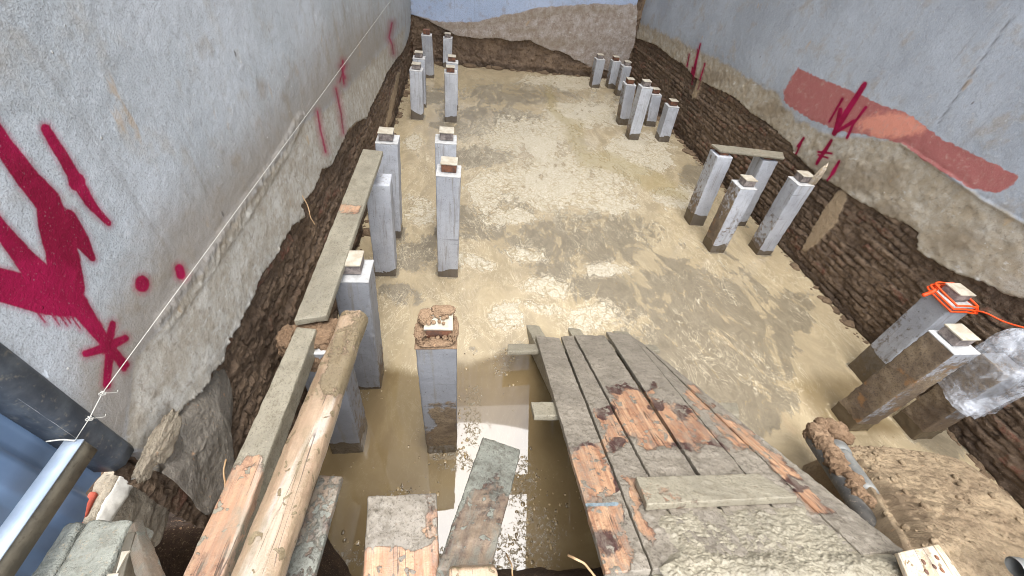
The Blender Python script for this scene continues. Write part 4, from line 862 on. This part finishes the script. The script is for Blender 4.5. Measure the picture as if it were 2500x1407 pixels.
def cord():
    c = TOPS[24][1]; k = .105
    def ringp(z, ph, r=k):
        return [c + np.array([sx * r, sy * r, z + dz]) for sx, sy, dz in ((-1, -1, 0), (0, -1.06, .004), (1, -1, -.01), (1.05, 0, .0), (1, 1, .02), (0, 1.05, .03), (-1, 1, .03), (-1.05, 0, .015), (-1, -1, 0.004))]
    root = empty('orange_cord', c, 'bright orange cord wound round a pile head and running off to the right', 'cord')
    R0 = np.array(root.location); V, Fs = tube(spline(ringp(.0, 0), 6), .007, 7); mk('loop', V - R0, Fs, M_CORD, root)
    V, Fs = tube(spline(ringp(-.022, .5, .108), 6), .007, 7); mk('loop', V - R0, Fs, M_CORD, root)
    V, Fs = tube(spline(ringp(.028, .5, .098), 6), .007, 7); mk('loop', V - R0, Fs, M_CORD, root)
    s = c + np.array([.115, -.10, -.02]); kn = [s + .022 * np.array([math.cos(t * 1.3), .5 * math.sin(t), math.sin(t * 1.1)]) for t in np.linspace(0, 11, 22)]
    V, Fs = tube(np.array(kn), .006, 6); mk('knot', V - R0, Fs, M_CORD, root)
    e = onx(2560, 815, 3.78); mid = (s + e) / 2 + [0, 0, -.015]
    V, Fs = tube(spline([s, s * .7 + mid * .3 + [0, 0, .012], mid, e], 10), .0055, 7); mk('tail', V - R0, Fs, M_CORD, root)
    p = c + np.array([-.11, .06, .02]); q = onx(2252, 722, c[0] - .16); V, Fs = tube(spline([c + np.array([-.06, .10, .04]), p, (p + q) / 2 + [0, 0, -.005], q], 6), [.014] * 18 + [.010], 7); mk('frayed_end', V - R0, Fs, M_CORD, root)
cord()
def bag():
    t = NT('clear_plastic_film'); v = t.attr('loc', True); n1 = t.noise(t.scale(v, (1, 1, .5)), 9, 3, .5, .8); n2 = t.noise(v, 30, 3, .6)
    t.out((226, 229, 234), .12, t.bump(t.ma('ADD', n1, t.ma('MULTIPLY', n2, .4)), .9, .03), .6)
    t.put(t.bs.inputs['Alpha'], t.ss(t.noise(t.scale(v, (1, 1, .6)), 8, 5, .65, .6), .38, .68, .12, .55))
    c = TOPS[26][1]; n, m = 110, 200; th = np.linspace(0, 2 * np.pi, m, endpoint=False); V = []
    prof = [(-.30, .150), (-.26, .148), (-.20, .142), (-.12, .150), (-.02, .165), (.08, .172), (.16, .160), (.22, .125), (.26, .075), (.275, .02), (.277, .002)]
    zz = np.linspace(0, 1, n); pz = np.interp(zz, np.linspace(0, 1, len(prof)), [p[0] for p in prof]); pr_ = np.interp(zz, np.linspace(0, 1, len(prof)), [p[1] for p in prof])
    for z, r in zip(pz, pr_):
        sq = (np.abs(np.cos(th)) ** 4 + np.abs(np.sin(th)) ** 4) ** (-.25); k = 1 + (.0 if z < .05 else .0)
        rim = .06 * np.exp(-((th - 3.9) / .5) ** 2) * sst(z, -.1, -.3)
        V.append(np.stack([np.cos(th) * r * (.55 + .45 * sq) * 1.02 + np.cos(th) * rim, np.sin(th) * r * (.55 + .45 * sq) + np.sin(th) * rim, z + .05 * np.sin(th * 1 + .6) * sst(z, 0, -.3) + 0 * th], 1))
    V = np.concatenate(V); D = V * [1, 1, .2]; D = D / np.maximum(np.linalg.norm(D, axis=1, keepdims=True), 1e-6)
    V = V + D * (.022 * fbm(V, 2, 5, 5) + .022 * (1 - 2.4 * np.abs(fbm(V * [1, 1, .5], 1, 8, 8))) + .008 * (1 - 2 * np.abs(fbm(V * [1, 1, .6], 1, 18, 19))) + .004 * (1 - 2 * np.abs(fbm(V, 1, 28, 40))))[:, None]
    V = V + c + np.array([.03, -.01, -.02])
    Fs = np.array([(i * m + j, i * m + (j + 1) % m, (i + 1) * m + (j + 1) % m, (i + 1) * m + j) for i in range(n - 1) for j in range(m)])
    o = mk('plastic_bag', V, Fs, t.m, None, loc=c); tag(o, 'crumpled clear plastic bag pulled over the head of the dark muddy pile', 'plastic bag')
bag()
M_PIPE = m_simple('grey_plastic_pipe', (66, 64, 62), (98, 94, 88), .6, 0, 9, .45, (150, 138, 120))
M_PIPEB = m_simple('blue_grey_plastic', (110, 110, 106), (134, 132, 126), .4, 0, 12, .45, (150, 140, 124))
def pipes():
    A = onz(1985, 1075, .36); B = onz(2168, 1345, .74); B2 = B + (B - A) * .15; d = (B - A) / np.linalg.norm(B - A)
    root = empty('drain_pipe', (A + B) / 2, 'grey plastic drain pipe caked in soil, sticking out of the dug mound into the water', 'pipe'); R0 = np.array(root.location)
    V, Fs = tube(np.linspace(A, B2, 24), .042, 24); mk('barrel', V - R0, Fs, M_PIPE, root)
    Vs, Fq, off = [], [], 0
    rr = random.Random(3)
    for k in range(11):
        t = k / 10; p = A + (B - A) * (t * .72 - .02) + np.array([.028 + .02 * rr.uniform(-1, 1), .0, .026]); sz = .062 - .026 * t
        V, Fc = clod(p, (sz * 1.1, sz * 1.2, sz), 50 + k, .36, 26); Vs.append(V); Fq.append(Fc + off); off += len(V)
    V = np.concatenate(Vs); mk('soil_crust', V - R0, np.concatenate(Fq), M_CLOD, root, dict(loc=V, smooth=np.full(len(V), -.6)))
    A = onz(2040, 1088, .42); B = onz(2122, 1205, .58); d = (B - A) / np.linalg.norm(B - A)
    root = empty('drain_pipe', (A + B) / 2, 'short blue-grey pipe end with a rounded socket, buried in the tip of the mound', 'pipe'); R0 = np.array(root.location)
    V, Fs = tube(np.linspace(A + d * .08, B, 10), .044, 22); mk('barrel', V - R0, Fs, M_PIPEB, root)
    V, Fs = tube(np.array([A + d * x for x in (-.005, 0, .02, .06, .085, .09)]), [.030, .046, .055, .055, .052, .044], 24); mk('socket', V - R0, Fs, M_PIPEB, root)
    Vs, Fq, off = [], [], 0
    for k, (q, s_) in enumerate([((2035, 1050), .07), ((2010, 1040), .05), ((2060, 1068), .05), ((2075, 1110), .045)]):
        V, Fc = clod(onz(*q, .38), (s_, s_, s_ * .8), 80 + k, .36, 26); Vs.append(V); Fq.append(Fc + off); off += len(V)
    V = np.concatenate(Vs); mk('soil_crust', V - R0, np.concatenate(Fq), M_CLOD, root, dict(loc=V, smooth=np.full(len(V), -.6)))
    A = onz(2478, 1385, 1.06); B = onz(2560, 1392, 1.08)
    root = empty('pipe_offcut', (A + B) / 2, 'blue plastic pipe offcut lying on the tan soil at the bottom right corner', 'pipe'); R0 = np.array(root.location)
    d = (B - A) / np.linalg.norm(B - A); V, Fs = tube(np.array([A + d * x for x in np.linspace(0, .4, 8)]), .030, 22, cap=False); mk('barrel', V - R0, Fs, M_PIPEB, root)
    V, Fs = tube(np.array([A + d * x for x in (-.002, .012, .030)]), [.033, .034, .033], 22, cap=False); mk('rim', V - R0, Fs, M_PIPEB, root)
pipes()
zt = 1.10
o = quad_box('plywood_offcut', [onz(2192, 1349, zt), onz(2292, 1328, zt), onz(2372, 1440, zt), onz(2235, 1450, zt)], .02, M_PLY, res=.01, r=.004, seed=9, amp=.003, attrf=const_attr(.14, .6), lumpf=lump(.003, 20))
tag(o, 'pale yellowish plywood offcut with dark nail holes at the foot of the mound', 'board')
def nails():
    rr = random.Random(8); Vs, Fq, off = [], [], 0
    for px, py in [(2255, 1372), (2288, 1362), (2262, 1396), (2300, 1392), (2282, 1384)]:
        p = onz(px, py, zt + .002); V, Fc = clod(p, (.006, .008, .003), rr.randint(0, 99), .3, 10); Vs.append(V - np.array(o.location)); Fq.append(Fc + off); off += len(V)
    mk('nail_holes', np.concatenate(Vs), np.concatenate(Fq), M_RUST, o)
nails()

# ------------------------------------------------------------------ front left: fence, string, wall stub, footing, concrete blocks
M_SHEET = m_simple('blue_sheet_metal', (96, 120, 152), (116, 138, 166), .42, .15, 3, .5, None, .1)
M_DARKST = m_simple('dirty_dark_steel', (58, 64, 72), (88, 94, 100), .5, .3, 10, .5, (120, 116, 106))
M_GALV = m_simple('galvanised_steel', (150, 164, 180), (176, 188, 200), .5, .15, 8, .5, None, .1)
M_GALVD = m_simple('muddy_steel', (86, 80, 68), (112, 104, 88), .6, .1, 12, .4, (66, 58, 48))
def fence():
    fx = -1.04
    pb = onx(285, 1118, -.985)
    root = empty('metal_fence', (fx, 0, 1.2), 'blue corrugated metal fence with a dark steel post in the lower left corner', 'fence'); R0 = np.array(root.location)
    # sheet with shallow ribs, torn lower edge
    ys = np.linspace(pb[1] + .01, -2.0, 260); zs = np.linspace(0, 1, 40)
    Y, T = np.meshgrid(ys, zs, indexing='ij'); y = Y.ravel(); t = T.ravel()
    ph = ((y + 10) / .20) % 1.0; rib = .022 * (sst(ph, .05, .13) - sst(ph, .42, .50)) + .004 * (np.abs(ph - .75) < .02)
    low = np.array([onx(241, 1165, fx), onx(215, 1195, fx), onx(190, 1225, fx), onx(182, 1270, fx), onx(140, 1330, fx)]); o_ = np.argsort(low[:, 1])
    zb_ = np.interp(y, low[o_, 1], low[o_, 2]) + .008 * fbm(np.stack([y, y * 0, y * 0], 1), 3, 2, 14)
    V = np.stack([fx + rib, y, zb_ + (3.6 - zb_) * t], 1) - R0
    mk('sheet', V, gridf(260, 40, flip=True), M_SHEET, root, dict(loc=V))
    # channel post
    prof = np.array([(-.035, -.04), (.018, -.04), (.035, -.022), (.035, .022), (.018, .04), (-.035, .04)]); zz = np.linspace(pb[2], 3.6, 60); V = []
    for z in zz: V += [(-.985 + p[0] + 0, pb[1] + p[1], z) for p in prof]
    V = np.array(V) - R0; m = 6; Fs = [(i * m + j, i * m + (j + 1) % m, (i + 1) * m + (j + 1) % m, (i + 1) * m + j) for i in range(59) for j in range(m)] + [tuple(range(m))[::-1]]
    mk('post', V, Fs, M_DARKST, root, dict(loc=V), smooth=False)
    # horizontal rail: bright top flange, muddy web
    e = onx(188, 1073, -.93); ye = e[1]; z1 = e[2]
    def beam(nm, x0, x1, z0, z1_, mat):
        P = np.array([(x, y, z) for y in np.linspace(ye, -2.0, 120) for x, z in ((x0, z0), (x1, z0), (x1, z1_), (x0, z1_))]) - R0
        Fs = [(i * 4 + j, i * 4 + (j + 1) % 4, (i + 1) * 4 + (j + 1) % 4, (i + 1) * 4 + j) for i in range(119) for j in range(4)] + [(3, 2, 1, 0)]
        mk(nm, P, Fs, mat, root, dict(loc=P), smooth=False)
    beam('rail_flange', -.957, -.915, z1 - .004, z1, M_GALV); beam('rail_web', -.925, -.918, z1 - .062, z1 - .0045, M_GALVD)
    return e, pb
re_, pb = fence()
M_STR = m_simple('white_string', (200, 196, 186), (180, 176, 166), .8, 0, 80, .2)
def string():
    a = re_ + [0.0, -.005, .003]; b = onx(250, 960, -.885); far = np.array([-.90, 9.4, 1.56]); k2 = onx(218, 1022, -.90)
    root = empty('string_line', a, 'taut white string running along the left wall from the fence rail end', 'string'); R0 = np.array(root.location)
    pts = [a, k2, b] + [b + (far - b) * t for t in np.linspace(.1, 1, 8)]
    V, Fs = tube(np.array(pts), .0010, 6); mk('line', V - R0, Fs, M_STR, root)
    for c in (b, k2):
        kn = [c + .005 * np.array([math.sin(t * 1.7), math.cos(t), math.sin(t)]) for t in np.linspace(0, 12, 26)]
        V, Fs = tube(np.array(kn), .0013, 5); mk('knot', V - R0, Fs, M_STR, root)
        V, Fs = tube(spline([c, c + [.005, .02, -.03], c + [.0, .03, -.035]], 5), .0011, 5); mk('loose_end', V - R0, Fs, M_STR, root)
    V, Fs = tube(spline([a + [-.06, 0, .002], a + [-.03, .004, .0], a], 5), .002, 5); mk('loose_end', V - R0, Fs, M_STR, root)
string()
M_WHITEP = m_simple('white_plaster_edge', (190, 184, 172), (168, 162, 150), .85, 0, 16, .2, (156, 144, 126))
M_REDB = m_simple('red_brick', (158, 74, 58), (176, 88, 66), .8, 0, 18, .2, (128, 62, 50))
M_FOOT = m_soil('grey_footing', (116, 108, 96), (140, 132, 120), (86, 78, 68))
M_BLOCK = m_soil('weathered_block', (142, 142, 130), (170, 170, 158), (112, 108, 96))
M_RUBBLE = m_soil('mortar_rubble', (138, 126, 108), (162, 150, 130), (98, 86, 72))
def stub():
    zt = 1.22; top = [onz(258, 1128, zt), onz(330, 1100, zt), onz(356, 1150, zt), onz(240, 1330, zt), onz(170, 1300, zt)]
    root = empty('wall_stub', np.mean(top, 0), 'broken stub of old wall with a white plastered edge and red brick below the fence', 'wall stub'); R0 = np.array(root.location)
    A, B, Cc, D = onz(262, 1120, zt), onz(318, 1112, zt), onz(232, 1262, zt), onz(176, 1275, zt)
    Z = lambda P, lc, tf: dict(smooth=np.full(len(P), -.7))
    quad_box('rubble_core', [A - R0, B - R0, Cc - R0, D - R0], .35, M_RUBBLE, root, res=.008, r=.015, amp=.014, seed=31, attrf=Z)
    A, B, Cc, D = onz(314, 1122, zt - .002), onz(358, 1136, zt - .03), onz(262, 1285, zt - .03), onz(228, 1275, zt - .002)
    quad_box('plaster_edge', [A - R0, B - R0, Cc - R0, D - R0], .05, M_WHITEP, root, res=.006, r=.008, amp=.012, seed=32)
    A, B, Cc, D = onz(218, 1196, zt + .012), onz(238, 1200, zt + .006), onz(210, 1262, zt + .006), onz(184, 1266, zt + .012)
    quad_box('red_brick', [A - R0, B - R0, Cc - R0, D - R0], .05, M_REDB, root, res=.01, r=.008, amp=.005, seed=33)
stub()
def footing():
    out = [(500, 985, -.95), (540, 1010, -.93), (572, 1095, -.91), (556, 1180, -.89), (505, 1258, -.87), (455, 1205, -.88), (398, 1160, -.90), (372, 1135, -.93), (430, 1085, -.95), (438, 1035, -.955)]
    P = np.array([onx(a, b, x) for a, b, x in out]); c = P.mean(0)
    bas = spline(list(P) + [P[0]], 8)[:-1]; k = len(bas); V = np.concatenate([c + (bas - c) * r for r in np.linspace(.02, 1, 40)]); V = np.concatenate([V, bas + [-.03, .05, .0], bas + [-.08, .22, .03]])
    lay = 42; Fs = np.array([(i * k + j, i * k + (j + 1) % k, (i + 1) * k + (j + 1) % k, (i + 1) * k + j) for i in range(lay - 1) for j in range(k)])
    if vnormals(V, Fs)[: k * 20, 0].mean() < 0: Fs = Fs[:, ::-1].copy()
    V = V + np.array([1, 0, .3]) * (.014 * fbm(V, 5, 3, 12) + .008 * np.abs(fbm(V, 4, 5, 40)))[:, None]
    nv = len(V); o = mk('footing_block', V, Fs, M_FOOT, None, dict(smooth=np.full(nv, -.7)), loc=c)
    tag(o, 'rough grey concrete footing bulging from under the left wall above the dark hole', 'footing')
    V, Fc = clod(onx(392, 1088, -.93), (.018, .10, .05), 7, .40, 90)
    o = mk('mortar_lump', V, Fc, M_RUBBLE, None, dict(smooth=np.full(len(V), -.4)), loc=onx(395, 1085, -.93)); tag(o, 'crumbling mortar lump at the lower corner of the left wall, above the white stub', 'mortar lump')
footing()
def blocks():
    zt = 1.37
    def blk(nm, q, T, seed, label, mud=.15, tone=.8):
        o = quad_box(nm, [onz(*p, zt) for p in q], T, M_BLOCK, None, res=.006, r=.010, amp=.007, seed=seed, attrf=lambda P, lc, tf: dict(smooth=np.full(len(P), -.8)))
        o['tone'] = tone; tag(o, label, 'concrete block'); return o
    blk('concrete_block', [(158, 1275), (194, 1272), (118, 1425), (60, 1425)], .12, 61, 'thin rough concrete slab beside the fence rail, left of the wider block', .28, .35)
    b = blk('concrete_block', [(212, 1268), (322, 1266), (240, 1425), (118, 1425)], .12, 62, 'wide lumpy pale concrete block with a steel bracket at the bottom left', .28, .45)
    R0 = np.array(b.location)
    # channel on its right flank
    q = [(318, 1270), (332, 1268), (300, 1330), (286, 1334)]
    quad_box('steel_bracket', [onz(*p, zt + .006) - R0 for p in [(310, 1300), (330, 1298), (296, 1425), (262, 1425)]], .10, M_GALVD, b, res=.02, r=.003, amp=.001, seed=63)
    quad_box('bracket_lip', [onz(*p, zt + .012) - R0 for p in [(296, 1346), (318, 1344), (310, 1352), (282, 1402)]], .006, M_CAP, b, res=.02, r=.002, amp=.001, seed=64)
    quad_box('bracket_lip', [onz(*p, zt + .012) - R0 for p in [(262, 1400), (290, 1398), (286, 1408), (258, 1410)]], .006, M_CAP, b, res=.02, r=.002, amp=.001, seed=65)
    o = quad_box('brown_plank', [onz(326, 1276, 1.36), onz(350, 1268, 1.33), onz(416, 1430, 1.40), onz(370, 1430, 1.43)], .03, M_OLD, res=.012, r=.004, seed=66, attrf=const_attr(.1))
    tag(o, 'narrow brown plank leaning beside the wide concrete block', 'plank')
blocks()

# ------------------------------------------------------------------ small things: bubbles, roots, crumbs
def bubbles():
    rr = random.Random(21); Vs, Fq, off = [], [], 0
    cl = [(905, 940, 26, 34, 34), (1010, 1195, 40, 18, 26), (1240, 880, 22, 60, 46), (1130, 1030, 26, 110, 90), (1290, 1180, 60, 70, 110), (1340, 1290, 60, 60, 90), (1260, 1340, 60, 60, 80), (870, 1330, 60, 24, 44), (1100, 1120, 50, 20, 40), (1200, 880, 50, 40, 24), (1020, 1070, 14, 40, 16), (2180, 1060, 40, 14, 14), (1310, 1260, 90, 120, 60), (860, 1150, 60, 30, 14), (1060, 1200, 30, 50, 26)]
    n, m = 5, 10; th = np.linspace(0, np.pi / 2, n); ph = np.linspace(0, 2 * np.pi, m, endpoint=False)
    base = np.array([(math.sin(a) * math.cos(b), math.sin(a) * math.sin(b), math.cos(a)) for a in th for b in ph])
    fc = np.array([(i * m + j, (i + 1) * m + j, (i + 1) * m + (j + 1) % m, i * m + (j + 1) % m) for i in range(n - 1) for j in range(m)])
    for cx, cy, sx, sy, k in cl:
        for _ in range(int(k * .8)):
            p = onz(cx + rr.gauss(0, sx * .6), cy + rr.gauss(0, sy * .6), 0)
            s = .002 + .010 * rr.random() ** 3
            V = base * [s * rr.uniform(.8, 1.5), s * rr.uniform(.8, 1.5), s * .6] + p - [0, 0, .0005]
            Vs.append(V); Fq.append(fc + off); off += len(V)
    t = NT('foam_bubbles'); v = t.attr('loc', True); t.out(t.mix(t.ss(t.noise(v, 40, 2), .4, .6), (96, 82, 60), (150, 130, 96)), .06, None, .7)
    o = mk('foam_bubbles', np.concatenate(Vs), np.concatenate(Fq), t.m); tag(o, 'small bubbles and foam floating on the water', 'foam', kind='stuff')
bubbles()
M_ROOT = m_simple('pale_root', (190, 160, 122), (166, 132, 96), .8, 0, 30, .2)
def root_tw(nm, pts, r, label, cat='twig'):
    V, Fs = tube(spline(pts, 8), r, 6, .002, 3); o = mk(nm, V, Fs, M_ROOT, None, loc=pts[0]); tag(o, label, cat)
root_tw('twig', [onz(1387, 1356, .95), onz(1408, 1366, .99), onz(1428, 1378, .97), onz(1442, 1396, .98), onz(1455, 1412, .98)], .0045, 'pale bent twig lying on the dark bank left of the ramp')
root_tw('root', [onx(552, 1122, -.83), onx(546, 1150, -.82), onx(549, 1180, -.81), onx(545, 1215, -.80)], .003, 'pale root hanging from the soil beside the concrete footing', 'root')
root_tw('root', [onz(1236, 1352, .80), onz(1248, 1378, .92), onz(1252, 1410, .95)], .003, 'thin root curling out of the bank under the tapered board', 'root')

root_tw('root', [onx(738, 478, -.94), onx(752, 505, -.92), onx(758, 530, -.91), onx(768, 548, -.90)], .003, 'thin root hanging out of the broken plaster edge of the left wall', 'root')

def toe_spill():
    rr = random.Random(77); Vs, Fq, off = [], [], 0
    spots = [(XR - .01 - abs(rr.gauss(0, .035)), rr.uniform(.6, 9.7)) for _ in range(230)] + [(XL + .01 + abs(rr.gauss(0, .035)), rr.uniform(.9, 9.7)) for _ in range(150)] + [(rr.uniform(XL, XR), YB - .06 - abs(rr.gauss(0, .05))) for _ in range(120)]
    for k, (x, y) in enumerate(spots):
        s_ = .008 + .034 * rr.random() ** 4 * (1 + .12 * y)
        V, Fc = clod((x, y, .0), (s_ * rr.uniform(.9, 1.8), s_ * rr.uniform(.9, 1.8), s_ * .7), k, .4, 9); Vs.append(V); Fq.append(Fc + off); off += len(V)
    V = np.concatenate(Vs); o = mk('fallen_soil', V, np.concatenate(Fq), M_SPILL, None, dict(smooth=np.full(len(V), -.7))); tag(o, 'crumbs of brown soil fallen along the foot of the walls', 'soil', kind='stuff')
M_SPILL = m_soil('fallen_soil', (92, 75, 58), (120, 100, 78), (60, 48, 38))
toe_spill()
